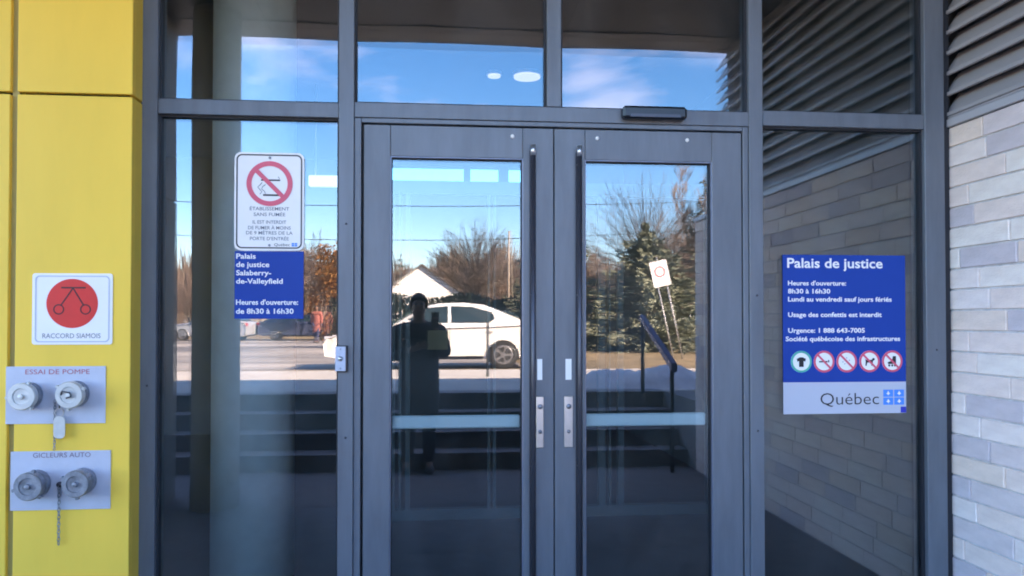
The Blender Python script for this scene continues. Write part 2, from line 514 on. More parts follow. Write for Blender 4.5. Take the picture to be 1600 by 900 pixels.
for (lx_, rr_, lab) in ((.79, .115, 'larger of two round lit lamps under the lobby ceiling above the doors'), (.505, .055, 'smaller of two round lit lamps under the lobby ceiling above the doors')):
    dl = thing('ceiling_light', lab, 'ceiling light', (lx_, 3.0, 3.565), group='lobby ceiling lamps')
    bm = bmesh.new(); add_tube(bm, [(0, 0, .03), (0, 0, .045)], rr_, 32); link('diffuser', from_bm(bm, 'diffuser'), M['lamp'], dl)
    bm = bmesh.new(); add_tube(bm, [(0, 0, .045), (0, 0, .075)], rr_ + .012, 32); link('housing', from_bm(bm, 'housing'), M['steel'], dl)
wl_ = thing('wall_lamp', 'short white lit lamp tube beside the concrete column in the lobby', 'wall lamp', (-.93, 3.5, 2.71))
box('diffuser', -.21, .21, 0, .06, 0, .10, M['lamp'], wl_, .008)
tube('hanger', [(-.15, .03, .10), (-.15, .03, .93)], .006, M['steel'], wl_, 6)
tube('hanger', [(.15, .03, .10), (.15, .03, .93)], .006, M['steel'], wl_, 6)

# outer columns under the canopy edge (seen mirrored in the left sidelight)
oc = tube('canopy_column', [(-1.76, -2.78, 0), (-1.76, -2.78, 3.985)], .19, M['concrete_out'], n=48)
tag(oc, 'round grey concrete column carrying the canopy edge, mirrored in the left sidelight', 'column')
yp = thing('canopy_pier', 'dark brown grey pier at the canopy edge left of the round column', 'pier', (-2.63, -2.9, 0))
box('panel', -.44, .44, -.25, .25, 0, 2.49, M['soffit_trim'], yp, .004)
box('panel', -.44, .44, -.25, .25, 2.502, 3.98, M['soffit_trim'], yp, .004)
box('core', -.42, .42, -.23, .23, 2.4, 2.6, M['joint'], yp)

# ------------------------------------------------------------------ glass entrance
ent = thing('glass_entrance', 'blue grey aluminium framed glass entrance wall with double doors', 'entrance')
FY, BY = -.050, .075

def fr(name, x0, x1, z0, z1, y0=FY, y1=BY, m=None, parent=None, bev=.0025):
    return box(name, x0, x1, y0, y1, z0, z1, m or M['frame'], parent or ent, bev)

TOP = 3.99
fr('jamb', -1.343, -1.271, 0, TOP)
fr('mullion', -.451, -.380, 0, TOP)
fr('mullion', 1.541, 1.611, 0, TOP)
fr('jamb', 2.457, 2.562, 0, TOP)
box('sealant', 2.562, 2.602, -.03, .03, 0, TOP, M['frame_dark'], ent)
fr('mullion', .536, .605, 2.527, TOP)
for a, b, z0, z1 in ((-1.270, -.452, 2.450, 2.520), (-.379, 1.540, 2.455, 2.526), (1.612, 2.456, 2.462, 2.536)):
    fr('transom', a, b, z0, z1, FY + .003)
    if a != -.379:
        fr('sill_rail', a, b, 0.0, .11, FY + .003)
# door frame: a slim inner frame and dark gaps
fr('door_jamb', -.379, -.347, 0, 2.454, -.040)
fr('door_jamb', 1.512, 1.540, 0, 2.454, -.040)
fr('door_head', -.346, 1.511, 2.432, 2.454, -.040)
box('gasket', -.346, 1.511, .01, .06, 2.424, 2.431, M['frame_dark'], ent)
box('gasket', -.3465, -.336, .0, .06, 0, 2.431, M['frame_dark'], ent)
box('gasket', 1.507, 1.5115, .0, .06, 0, 2.431, M['frame_dark'], ent)
box('gasket', .566, .576, .0, .045, 0, 2.424, M['frame_dark'], ent)
box('threshold', -.346, 1.511, -.06, .09, 0, .012, M['steel'], ent)


def pane(name, x0, x1, z0, z1, parent, bow=.0008, tx=0, tz=0, n=14, y=0.0, inner=0.0):
    """sealed double glazing: two slightly bowed sheets 22 mm apart and a dark spacer at the rim"""
    bm = bmesh.new()
    for s, yy, mi in ((-1, y, 0), (.8, y + .022, 1)):
        g = []
        for i in range(n + 1):
            row = []
            for j in range(n + 1):
                u, v = 2 * i / n - 1, 2 * j / n - 1
                d = (inner * v * .5 * (z1 - z0) if mi else 0) + s * bow * (1 - u * u) * (1 - v * v) + tx * u * .5 * (x1 - x0) + tz * v * .5 * (z1 - z0)
                row.append(bm.verts.new((x0 + (x1 - x0) * (u + 1) / 2, yy + d, z0 + (z1 - z0) * (v + 1) / 2)))
            g.append(row)
        for i in range(n):
            for j in range(n):
                f = bm.faces.new((g[i][j], g[i + 1][j], g[i + 1][j + 1], g[i][j + 1]))
                f.material_index = mi; f.smooth = True
    for a, b, c, d in ((x0, x0 + .006, z0, z1), (x1 - .006, x1, z0, z1), (x0 + .006, x1 - .006, z0, z0 + .006), (x0 + .006, x1 - .006, z1 - .006, z1)):
        k = len(bm.faces)
        add_box(bm, a, b, y + .003, y + .019, c, d)
        bm.faces.ensure_lookup_table()
        for f in bm.faces[k:]: f.material_index = 2
    return link(name, from_bm(bm, name), [G_OUT, G_IN, M['frame_dark']], parent)


def beads(x0, x1, z0, z1, parent, w=.010, y0=-.030, m=None):
    m = m or M['frame_dark']
    ring('glazing_bead', 0, 0, 0, 0, y0, -.001, m, parent,
         outl=([(x0, z0), (x1, z0), (x1, z1), (x0, z1)], [(x0 + w, z0 + w), (x1 - w, z0 + w), (x1 - w, z1 - w), (x0 + w, z1 - w)]))

for (a, b, z0, z1, bw, tx) in ((-1.271, -.451, .11, 2.450, .0009, 0), (-1.271, -.451, 2.520, TOP, .0010, .0003), (-.380, .536, 2.526, TOP, .0010, .0002),
                               (.605, 1.541, 2.526, TOP, .0012, -.0003), (1.611, 2.457, .11, 2.462, .0006, 0), (1.611, 2.457, 2.536, TOP, .0007, 0)):
    pane('glass_pane', a + .001, b - .001, z0 + .001, z1 - .001, ent, bw, tx, inner=.0035 if z0 > 2.5 else .0006)
    beads(a, b, z0, z1, ent, .009, -.022)

LOCKS = []
for x0, x1, g0, g1, hx, side in ((-.3355, .5685, -.211, .421, .466, 1), (.5735, 1.5065, .723, 1.357, .690, -1)):
    d = link('door', None, None, ent)
    d['label'] = 'left door leaf with the pull on its right edge' if side == 1 else 'right door leaf with the pull on its left edge'
    DY0, DY1 = -.036, .018
    fr('stile', x0, g0, .012, 2.424, DY0, DY1 + .03, parent=d)
    fr('stile', g1, x1, .012, 2.424, DY0, DY1 + .03, parent=d)
    fr('rail', g0 + .0008, g1 - .0008, 2.276, 2.424, DY0 + .001, DY1 + .03, parent=d)
    fr('rail', g0 + .0008, g1 - .0008, .012, .180, DY0 + .001, DY1 + .03, parent=d)
    pane('glass_pane', g0 + .001, g1 - .001, .181, 2.275, d, .0003, 0, .0)
    beads(g0, g1, .180, 2.276, d, .004, -.031, M['bead'])
    beads(g0 + .004, g1 - .004, .184, 2.272, d, .004, -.014, M['frame_dark'])
    # pull: long dark tube with steel end caps
    tube('pull_tube', [(hx, -.072, .20), (hx, -.072, 2.285)], .012, M['bronze'], d, 16)
    for z in (2.285, .15):
        tube('end_cap', [(hx, -.072, z), (hx, -.072, z + .05)], .013, M['steel'], d, 16)
    for z in (2.25, 1.62, .8, .24):
        tube('standoff', [(hx, -.072, z), (hx, -.036, z)], .009, M['bronze'], d, 10)
    box('pull_channel', hx - .015, hx + .012, -.0375, -.0355, .18, 2.31, M['bronze'], d)
    # push bar inside
    box('push_bar', g0 + .004, g1 - .004, .060, .095, .972, 1.034, M['pale_metal'], d, .006)
    lx0, lx1 = ((.484, .519) if side == 1 else (.619, .661))
    lp = box('lock_plate', lx0, lx1, -.042, -.0365, .888, 1.133, M['steel'], d, .002)
    lm = (lx0 + lx1) / 2
    tube('lock_cylinder', [(lm, -.052, 1.085), (lm, -.041, 1.085)], .012, M['cap_grey'], d, 20)
    tube('lock_cylinder', [(lm, -.049, .965), (lm, -.041, .965)], .009, M['cap_grey'], d, 20)
    bx = (.489, .513) if side == 1 else (.626, .655)
    box('sticker', bx[0], bx[1], -.0375, -.0362, 1.212, 1.312, M['white'], d)
    for bx_ in ((.369,) if side == 1 else (.783, 1.231)):
        tube('button', [(bx_, -.041, 2.382), (bx_, -.035, 2.382)], .009, M['white'], d, 16)

for sx_, sz in ((1.577, .955), (1.577, 1.62), (-.415, .95), (-.415, 1.95), (-1.308, 1.2), (2.51, 1.35)):
    tube('screw', [(sx_, -.0525, sz), (sx_, -.049, sz)], .0055, M['bronze'], ent, 8)
ms = thing('motion_sensor', 'black motion sensor bar on the transom over the right door', 'motion sensor')
box('housing', .897, 1.212, -.105, -.048, 2.468, 2.530, M['sensor'], ms, .012)
prism('lens', [(.93, 2.475), (1.18, 2.475), (1.175, 2.490), (.935, 2.490)], -.1065, -.103, M['bronze'], ms)
ks = thing('key_switch', 'small grey key switch box on the frame left of the doors', 'key switch')
box('switch_box', -.456, -.404, -.075, -.051, 1.258, 1.380, M['sensor'], ks, .003)
box('face_plate', -.460, -.412, -.080, -.0755, 1.262, 1.377, M['galv'], ks, .002)
tube('key_cylinder', [(-.436, -.086, 1.320), (-.436, -.079, 1.320)], .011, M['steel'], ks, 16)
for z in (1.275, 1.364):
    tube('screw', [(-.436, -.083, z), (-.436, -.079, z)], .004, M['cap_grey'], ks, 8)

# ------------------------------------------------------------------ yellow cladding on the left
yc = thing('yellow_cladding', 'yellow metal panel cladding left of the glass entrance', 'wall')
PY = -.170
box('backing', -4.0, -1.365, -.13, .05, 0, 3.99, M['joint'], yc)
for z0, z1 in ((0, 2.489), (2.501, 3.99)):
    # front panel with its returned right edge, one folded sheet
    prism('panel', [(-1.823, z0), (-1.338, z0), (-1.338, z1), (-1.823, z1)], PY, PY + .03, M['yellow'], yc, .003)
    box('return_panel', -1.3625, -1.3385, PY + .031, .04, z0, z1, M['yellow'], yc, .001)
    box('panel_edge', -1.8225, -1.805, PY + .031, -.131, z0, z1, M['yellow'], yc, .001)
    box('panel', -3.3, -1.852, PY, PY + .03, z0, z1, M['yellow'], yc, .003)
    box('panel', -4.0, -3.33, PY, PY + .03, z0, z1, M['yellow'], yc, .003)
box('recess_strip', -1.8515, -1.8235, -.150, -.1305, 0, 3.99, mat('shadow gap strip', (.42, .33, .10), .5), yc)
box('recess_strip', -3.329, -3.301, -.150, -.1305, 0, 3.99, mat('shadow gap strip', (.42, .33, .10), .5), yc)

# ------------------------------------------------------------------ hose connection sign and plates
Y = PY
ss_ = thing('standpipe_sign', 'white sign with a red disc above the fire hose connections', 'sign')
prism('board', rrect(-1.750, -1.414, 1.392, 1.704, .012), Y - .004, Y - .0005, M['white'], ss_)
ring('border', 0, 0, 0, 0, Y - .0052, Y - .0041, M['lav'], ss_, outl=(rrect(-1.738, -1.426, 1.402, 1.694, .018), rrect(-1.733, -1.431, 1.407, 1.689, .015)))
cx, cz = -1.583, 1.572
prism('red_disc', circ(cx, cz, .108, 56), Y - .0052, Y - .0041, M['red'], ss_)
def bar2(name, x0, z0, x1, z1, w, y0, y1, m, parent):
    d = Vector((x1 - x0, z1 - z0)); d.normalize(); p = Vector((-d.y, d.x)) * w / 2
    return prism(name, [(x0 + p.x, z0 + p.y), (x0 - p.x, z0 - p.y), (x1 - p.x, z1 - p.y), (x1 + p.x, z1 + p.y)], y0, y1, m, parent)
bar2('symbol_bar', cx - .046, cz + .069, cx + .056, cz + .069, .006, Y - .0062, Y - .0053, M['black'], ss_)
bar2('symbol_bar', cx + .002, cz + .066, cx - .047, cz - .008, .005, Y - .0064, Y - .0053, M['black'], ss_)
bar2('symbol_bar', cx + .004, cz + .066, cx + .048, cz - .008, .005, Y - .0063, Y - .0053, M['black'], ss_)
for s in (-1, 1):
    ring('symbol_ring', cx + s * .056, cz - .026, .018, .0225, Y - .0061, Y - .0053, M['black'], ss_, 28)
lettering('RACCORD SIAMOIS', -1.706, 1.420, .243, .022, Y - .0050, M['grey_print'], ss_, bold=0)


def cap(parent, x, z, m, r, depth, tilt=0):
    """capped hose coupling: collar on the plate, cap disc with lugs and a centre boss"""
    c = link('hose_cap', None, None, parent, (x, Y - .004, z), (0, R(tilt), 0))
    def lathe(name, prof, mm, n=36):
        bm = bmesh.new()
        rings = [[bm.verts.new((rr * math.cos(2 * math.pi * k / n), yy, rr * math.sin(2 * math.pi * k / n))) for k in range(n)] for rr, yy in prof]
        for a, b in zip(rings[:-1], rings[1:]):
            for k in range(n): bm.faces.new((a[k], b[k], b[(k + 1) % n], a[(k + 1) % n]))
        bm.faces.new(list(reversed(rings[-1])))
        bmesh.ops.recalc_face_normals(bm, faces=bm.faces)
        me = from_bm(bm, name)
        return link(name, me, mm, c)
    lathe('collar', [(r * .98, 0), (r * .98, -depth * .35), (r * .80, -depth * .38), (r * .80, -depth * .55), (.001, -depth * .56)], M['cap_grey'])
    lathe('cap_disc', [(r * .9, -depth * .57), (r, -depth * .60), (r, -depth * .92), (r * .94, -depth), (r * .62, -depth), (r * .58, -depth * .94), (r * .2, -depth * .93), (r * .18, -depth * 1.1), (.001, -depth * 1.12)], m)
    for a in (35, 155, 275):
        bm = bmesh.new(); add_box(bm, r * .93, r * 1.18, -depth * .92, -depth * .66, -r * .11, r * .11, .002)
        bmesh.ops.rotate(bm, verts=bm.verts, cent=(0, 0, 0), matrix=Matrix.Rotation(R(a), 3, 'Y'))
        link('lug', from_bm(bm, 'lug'), m, c)
    return c


def chain(parent, pts, m, link_l=.022):
    bm = bmesh.new()
    P = [Vector(p) for p in pts]
    seg = []
    for a, b in zip(P[:-1], P[1:]):
        n = max(1, round((b - a).length / (link_l * .72)))
        for k in range(n): seg.append((a.lerp(b, (k + .5) / n), (b - a).normalized()))
    for i, (c, d) in enumerate(seg):
        q = d.to_track_quat('Z', 'X').to_matrix().to_4x4()
        rot = Matrix.Rotation(R(90 * (i % 2) + 35), 4, 'Z')
        ringp = []
        for k in range(8):
            a = 2 * math.pi * k / 8
            ringp.append((Matrix.Translation(c) @ q @ rot) @ Vector((math.cos(a) * link_l * .27, 0, math.sin(a) * link_l * .5)))
        ringp.append(ringp[0])
        add_tube(bm, ringp, link_l * .09, 4, cap=False)
    return link('chain', from_bm(bm, 'chain', True), m, parent)


hp = thing('hose_test_plate', 'upper grey fire pump test plate with two pale caps on the yellow panel', 'hose connection')
box('plate', -1.856, -1.440, Y - .004, Y - .0005, 1.047, 1.297, M['galv'], hp, .001)
lettering('ESSAI DE POMPE', -1.775, 1.263, .268, .022, Y - .0050, M['red_letter'], hp, bold=0)
cap(hp, -1.757, 1.172, M['cap_white'], .058, .075, 20)
cap(hp, -1.563, 1.177, M['cap_white'], .058, .075, 60)
ring('lanyard_ring', -1.622, 1.098, .016, .020, Y - .030, Y - .026, M['steel'], hp, 20)
tube('lanyard', [(-1.622, Y - .028, 1.118), (-1.605, Y - .06, 1.165), (-1.585, Y - .088, 1.195), (-1.553, Y - .089, 1.188), (-1.550, Y - .087, 1.172), (-1.570, Y - .086, 1.165)], .0035, M['bronze'], hp, 8)
prism('metal_tag', rrect(-1.645, -1.597, .985, 1.082, .02), Y - .031, Y - .027, M['cap_white'], hp, .001)
chain(hp, [(-1.648, Y - .012, 1.15), (-1.648, Y - .013, .935)], M['cap_grey'], .018)

hg = thing('sprinkler_inlet_plate', 'lower grey sprinkler inlet plate with two dull caps and a hanging chain', 'hose connection')
box('plate', -1.833, -1.416, Y - .004, Y - .0005, .672, .928, M['galv'], hg, .001)
lettering('GICLEURS AUTO', -1.740, .900, .240, .022, Y - .0050, M['dark_letter'], hg, bold=0)
cap(hg, -1.722, .790, M['cap_grey'], .060, .085, 10)
cap(hg, -1.530, .797, M['cap_grey'], .058, .085, 50)
tube('chain_bolt', [(-1.626, Y - .016, .783), (-1.626, Y - .003, .783)], .012, M['bronze'], hg, 12)
chain(hg, [(-1.626, Y - .014, .777), (-1.626, Y - .015, .524)], M['cap_grey'], .022)

# ------------------------------------------------------------------ signs on the glass
def zl(y): return 2.287 - (y - 238) * .002994
def xl(x): return -.936 + (x - 367) * .002963
SY = -.003
ns = thing('no_smoking_sign', 'white no smoking sign on the left sidelight above the small blue sign', 'sign')
prism('board', rrect(-.936, -.616, 1.826, 2.287, .03, 8), SY - .004, SY, M['white'], ns)
ring('border', 0, 0, 0, 0, SY - .0052, SY - .0041, M['black'], ns, outl=(rrect(-.927, -.625, 1.835, 2.278, .026, 8), rrect(-.921, -.631, 1.841, 2.272, .021, 8)))
cx, cz = xl(421.5), zl(287)
ring('prohibition_ring', cx, cz, .083, .106, SY - .0066, SY - .0056, M['red_soft'], ns)
bar2('prohibition_bar', cx - .066, cz + .066, cx + .066, cz - .066, .020, SY - .0064, SY - .0056, M['red_soft'], ns)
box('cigarette', cx - .040, cx + .048, SY - .0054, SY - .0041, cz + .013, cz + .020, M['black'], ns)
box('cigarette', cx - .030, cx + .045, SY - .0054, SY - .0041, cz - .058, cz - .050, M['black'], ns)
pts = [(cx - .045 + .010 * math.sin(t * 1.6), SY - .0045, cz - .050 + t * .011) for t in range(0, 6)]
tube('smoke_line', pts, .0016, M['grey_print'], ns, 5)
pts = [(cx - .028 + .010 * math.sin(t * 1.6 + 1), SY - .0045, cz - .048 + t * .011) for t in range(0, 5)]
tube('smoke_line', pts, .0016, M['grey_print'], ns, 5)
tube('smoke_line', [(cx + .042 + .004 * math.sin(t * 2), SY - .0045, cz + .022 + t * .004) for t in range(4)], .0014, M['grey_print'], ns, 5)
for txt, y, w in (("ÉTABLISSEMENT", 329, 61), ("SANS FUMÉE", 338, 49), ("IL EST INTERDIT", 350, 52), ("DE FUMER À MOINS", 359, 66), ("DE 9 MÈTRES DE LA", 367, 72), ("PORTE D'ENTRÉE", 376, 60)):
    lettering(txt, cx, zl(y), w * .002963, .0165, SY - .0050, M['grey_print'], ns, 'CENTER', bold=.006)
lettering("Québec", xl(429), zl(385), .072, .014, SY - .0050, M['black'], ns)
for i in range(2):
    for j in range(2):
        box('flag_square', xl(456) + i * .014, xl(456) + i * .014 + .012, SY - .005, SY - .0041, zl(385.5) + j * .009, zl(385.5) + j * .009 + .0075, M['logo_blue'], ns)
for z in (2.262, 1.850):
    tube('bolt', [(cx, SY - .007, z), (cx, SY - .004, z)], .006, M['cap_grey'], ns, 10)

bs = thing('small_hours_sign', 'small blue opening hours sign below the no smoking sign on the left sidelight', 'sign')
box('board', -.933, -.617, SY - .003, SY, 1.505, 1.8225, M['blue_sign'], bs)
for txt, y, w in (("Palais", 405, 30), ("de justice", 418, 51), ("Salaberry-", 431, 54), ("de-Valleyfield", 444, 72), ("Heures d'ouverture:", 477, 96), ("de 8h30 à 16h30", 491, 89)):
    lettering(txt, xl(370.5), zl(y), w * .002963, .0245, SY - .0040, M['white'], bs, bold=.022)

def zr(y): return 1.826 - (y - 398) * .003222
def xr(x): return 1.728 + (x - 1222) * .003342
bg_ = thing('courthouse_hours_sign', 'large blue courthouse hours sign with five round icons on the right sidelight', 'sign')
box('board', 1.728, 2.373, SY - .003, SY, 1.1885, 1.826, M['blue_sign'], bg_)
box('foot_board', 1.728, 2.373, SY - .0031, SY, 1.030, 1.188, M['lav'], bg_)
for txt, x, y, w, h in (("Palais de justice", 1229, 418, 150, .050), ("Heures d'ouverture:", 1230, 445.5, 91, .0235), ("8h30 à 16h30", 1230, 458, 66, .0235),
                        ("Lundi au vendredi sauf jours fériés", 1230, 470.5, 163, .0235), ("Usage des confettis est interdit", 1230, 494.5, 147, .0235),
                        ("Urgence: 1 888 643-7005", 1230, 519, 120, .0235), ("Société québécoise des infrastructures", 1226, 532, 180, .0235)):
    lettering(txt, xr(x), zr(y), w * .003342, h, SY - .0040, M['white'], bg_, bold=.024 if h < .04 else .018)
lettering("Québec", xr(1279.5), zr(631), 92 * .003342, .062, SY - .0040, M['black'], bg_, bold=-.006)
for i in range(2):
    for j in range(2):
        x0, z0 = xr(1378.5) + i * .058, zr(632) + j * .040
        box('flag_square', x0, x0 + .052, SY - .0041, SY - .0032, z0, z0 + .036, M['logo_blue'], bg_)
        mx, mz = x0 + .026, z0 + .018
        prism('flag_mark', [(mx, mz + .012), (mx + .006, mz), (mx, mz - .011), (mx - .006, mz)], SY - .0050, SY - .0042, M['white'], bg_)
        box('flag_mark', mx - .009, mx + .009, SY - .0049, SY - .0042, mz - .004, mz + .001, M['white'], bg_)
box('corner_mark', xr(1406), 2.372, SY - .0042, SY - .0032, 1.032, 1.062, M['blue_patch'], bg_)
icy = zr(564)
for k, px in enumerate((1250, 1285.5, 1321, 1357, 1393)):
    c = xr(px)
    prism('icon_disc', circ(c, icy, .0545, 36), SY - .0042, SY - .0031, M['white'], bg_)
    ring('icon_ring', c, icy, .044, .0545, SY - .0054, SY - .0043, M['green_ring'] if k == 0 else M['red_soft'], bg_, 36)
    if k: bar2('icon_bar', c - .033, icy + .033, c + .033, icy - .033, .010, SY - .0062, SY - .0053, M['red_soft'], bg_)
    q = lambda name, pts, kk=0: prism(name, [(c + a * .001, icy + b * .001) for a, b in pts], SY - .0050 - kk * .0001, SY - .0043, M['black'], bg_)
    if k == 0:
        q('shirt_symbol', [(-8, 22), (8, 22), (24, 14), (20, 0), (12, 4), (12, -26), (-12, -26), (-12, 4), (-20, 0), (-24, 14)])
    elif k == 1:
        q('cigarette_symbol', [(-26, -4), (18, -4), (18, 3), (-26, 3)]); q('cigarette_symbol', [(21, -4), (27, -4), (27, 8), (21, 8)])
    elif k == 2:
        for a, b in ((-12, 12), (0, 18), (14, 6), (8, -10), (-10, -12), (18, -18), (-20, -2)):
            q('confetti_symbol', [(a - 2, b - 2), (a + 2, b - 2), (a + 2, b + 2), (a - 2, b + 2)])
    elif k == 3:
        q('dog_symbol', [(-26, 14), (-20, 8), (12, 8), (18, 18), (28, 14), (26, 6), (18, 2), (16, -22), (10, -22), (8, -6), (-12, -6), (-16, -22), (-22, -22), (-20, 2)])
    else:
        q('skate_symbol', [(4, 26), (20, 26), (20, -14), (-22, -14), (-24, -4), (-2, 2)])
        for a in (-16, 0, 14):
            prism('wheel_symbol', circ(c + a * .001, icy - .021, .0055, 12), SY - .0050, SY - .0043, M['black'], bg_)

# ------------------------------------------------------------------ brick side wall
bw = thing('brick_wall', 'long pale and grey brick side wall right of the glass entrance', 'wall', (2.6, 0, 0))
CH, BL, J = .1032, .397, .009
NR = 24
WEND = -3.94
box('mortar_core', .010, .300, WEND + .012, -.001, -.09, NR * CH - .003, M['mortar'], bw)
cache = {}
def brick(L, mi):
    key = (round(L, 3), mi)
    if key not in cache:
        bm = bmesh.new(); add_box(bm, 0, .09, -L, 0, 0, CH - J, .0028)
        cache[key] = from_bm(bm, 'brick'); cache[key].materials.append(BR[mi])
    return cache[key]
rr = random.Random(5)
for r_ in range(NR):
    off = [0.02, .22, .12, .30, .16, .06, .26][(r_ * 3) % 7] + rr.uniform(-.02, .02)
    y = 0.0
    L = off if off > .06 else BL + off
    first = True
    while y > WEND + .03:
        LL = min(L, y - WEND) if not first else L
        if LL < .04: break
        mi = rr.choice([0, 0, 1, 1, 0, 3, 4, 5, 5, 2])
        o = link('brick', brick(round(LL - J, 3), mi), None, bw, (rr.uniform(-.0022, .0015), y - J / 2, r_ * CH + J * .5))
        o.rotation_euler = (0, 0, rr.uniform(-.002, .002))
        y -= LL
        L = BL; first = False
# end face bricks, laid across the wall thickness
for r_ in range(NR):
    mi = rr.choice([0, 1, 2, 3, 4, 5])
    bm = bmesh.new(); add_box(bm, .095, .31, WEND - .001, WEND + .09, r_ * CH + J * .5, (r_ + 1) * CH - J * .5, .0028)
    link('brick', from_bm(bm, 'brick'), BR[mi], bw)
zt_ = NR * CH
box('ledge', -.012, .33, WEND - .02, -.003, zt_ + .001, zt_ + .042, M['ledge'], bw, .004)

# louvre screen above the wall
lv = thing('louvre_screen', 'grey horizontal louvre blades above the brick side wall', 'louvre', (2.6, 0, 0))
z0 = zt_ + .044
box('cavity_back', .088, .315, -3.26, -.05, z0 + .001, 3.99, M['louvre_back'], lv)
prof = [(.000, .000), (-.010, .003), (-.010, .020), (.004, .024), (.072, .128), (.085, .128), (.085, .122), (.075, .121), (.008, .018), (-.004, .015), (-.004, .006), (.0, .006)]
bm = bmesh.new()
YA, YB = -3.30, -.004
a = [bm.verts.new((x, YA, z)) for x, z in prof]; b = [bm.verts.new((x, YB, z)) for x, z in prof]
n = len(prof)
bm.faces.new(a); bm.faces.new(list(reversed(b)))
for i in range(n): bm.faces.new((a[i], b[i], b[(i + 1) % n], a[(i + 1) % n]))
bmesh.ops.recalc_face_normals(bm, faces=bm.faces)
blade = from_bm(bm, 'blade'); blade.materials.append(M['louvre'])
z = z0 + .012
while z < 3.86:
    link('blade', blade, None, lv, (0, 0, z)); z += .1045
box('bottom_flashing', -.006, .16, -3.29, -.004, z0, z0 + .010, M['louvre'], lv)

# ------------------------------------------------------------------ stair handrail, posts, leaning sign
hr = thing('stair_handrail', 'blue painted sloping stair handrail beside the brick wall end', 'handrail')
prism_pts = [(-3.76, 1.075), (-5.02, 1.565), (-5.02, 1.50), (-3.76, .985)]
bm = bmesh.new()
a = [bm.verts.new((2.30, y, z)) for y, z in prism_pts]; b = [bm.verts.new((2.36, y, z)) for y, z in prism_pts]
bm.faces.new(a); bm.faces.new(list(reversed(b)))
for i in range(4): bm.faces.new((a[i], b[i], b[(i + 1) % 4], a[(i + 1) % 4]))
bmesh.ops.recalc_face_normals(bm, faces=bm.faces)
bmesh.ops.bevel(bm, geom=list(bm.edges), offset=.008, segments=2, affect='EDGES')
link('top_rail', from_bm(bm, 'top_rail'), M['rail'], hr)
tube('post', [(2.33, -4.99, .67), (2.33, -4.99, 1.51)], .022, M['post'], hr)
tube('post', [(2.33, -3.85, 0), (2.33, -3.85, 1.03)], .022, M['post'], hr)

tp = tube('bollard_post', [(.762, -7.6, .68), (.762, -7.6, 1.47)], .018, M['post'])
tag(tp, 'thin dark metal post on the pavement, mirrored in the left door', 'post')

ls_ = thing('leaning_sign', 'leaning white sign with a red circle on two thin posts on the lawn', 'sign', (5.07, -12.4, .62), (0, R(-12.5), 0))
for x in (-.10, .10):
    tube('post', [(x, 0, -.1), (x, 0, 1.75)], .016, M['upost'], ls_, 8)
prism('board', rrect(-.19, .19, 1.62, 2.16, .03), .018, .022, M['white'], ls_)
ring('red_circle', 0, 1.93, .09, .115, .0225, .025, M['red_soft'], ls_, 28)
tube('post_tip', [(0, 0, 2.1), (0, 0, 2.25)], .012, M['upost'], ls_, 8)

# old snow heaped beside the stairs
rs = random.Random(8); bm = bmesh.new(); gsn = []
for i in range(33):
    row = []
    for j in range(17):
        u, v = i / 32 * 2 - 1, j / 16 * 2 - 1
        d = max(0, 1 - (u * u + v * v))
        z = .20 * d ** .8 * (1 + .25 * math.sin(u * 7 + v * 3)) + (rs.uniform(-.04, .045) if d > 0 else 0)
        row.append(bm.verts.new((2.75 + u * 1.15, -6.1 + v * .75, .672 + z)))
    gsn.append(row)
for i in range(32):
    for j in range(16): bm.faces.new((gsn[i][j], gsn[i + 1][j], gsn[i + 1][j + 1], gsn[i][j + 1]))
tag(link('snow', from_bm(bm, 'snow', True), mat('old snow', (.62, .62, .63), .8, noise=.15, nscale=6, bump=.4, bscale=25)), 'low heap of old snow at the top of the stairs', kind='stuff')

# ------------------------------------------------------------------ cars
def loft(sections, name, m, parent, smooth=True):
    bm = bmesh.new()
    rings = [[bm.verts.new(p) for p in s] for s in sections]
    n = len(rings[0])
    for a, b in zip(rings[:-1], rings[1:]):
        for k in range(n): bm.faces.new((a[k], a[(k + 1) % n], b[(k + 1) % n], b[k]))
    bm.faces.new(list(reversed(rings[0]))); bm.faces.new(rings[-1])
    bmesh.ops.recalc_face_normals(bm, faces=bm.faces)
    me = from_bm(bm, name)
    return link(name, me, m, parent)


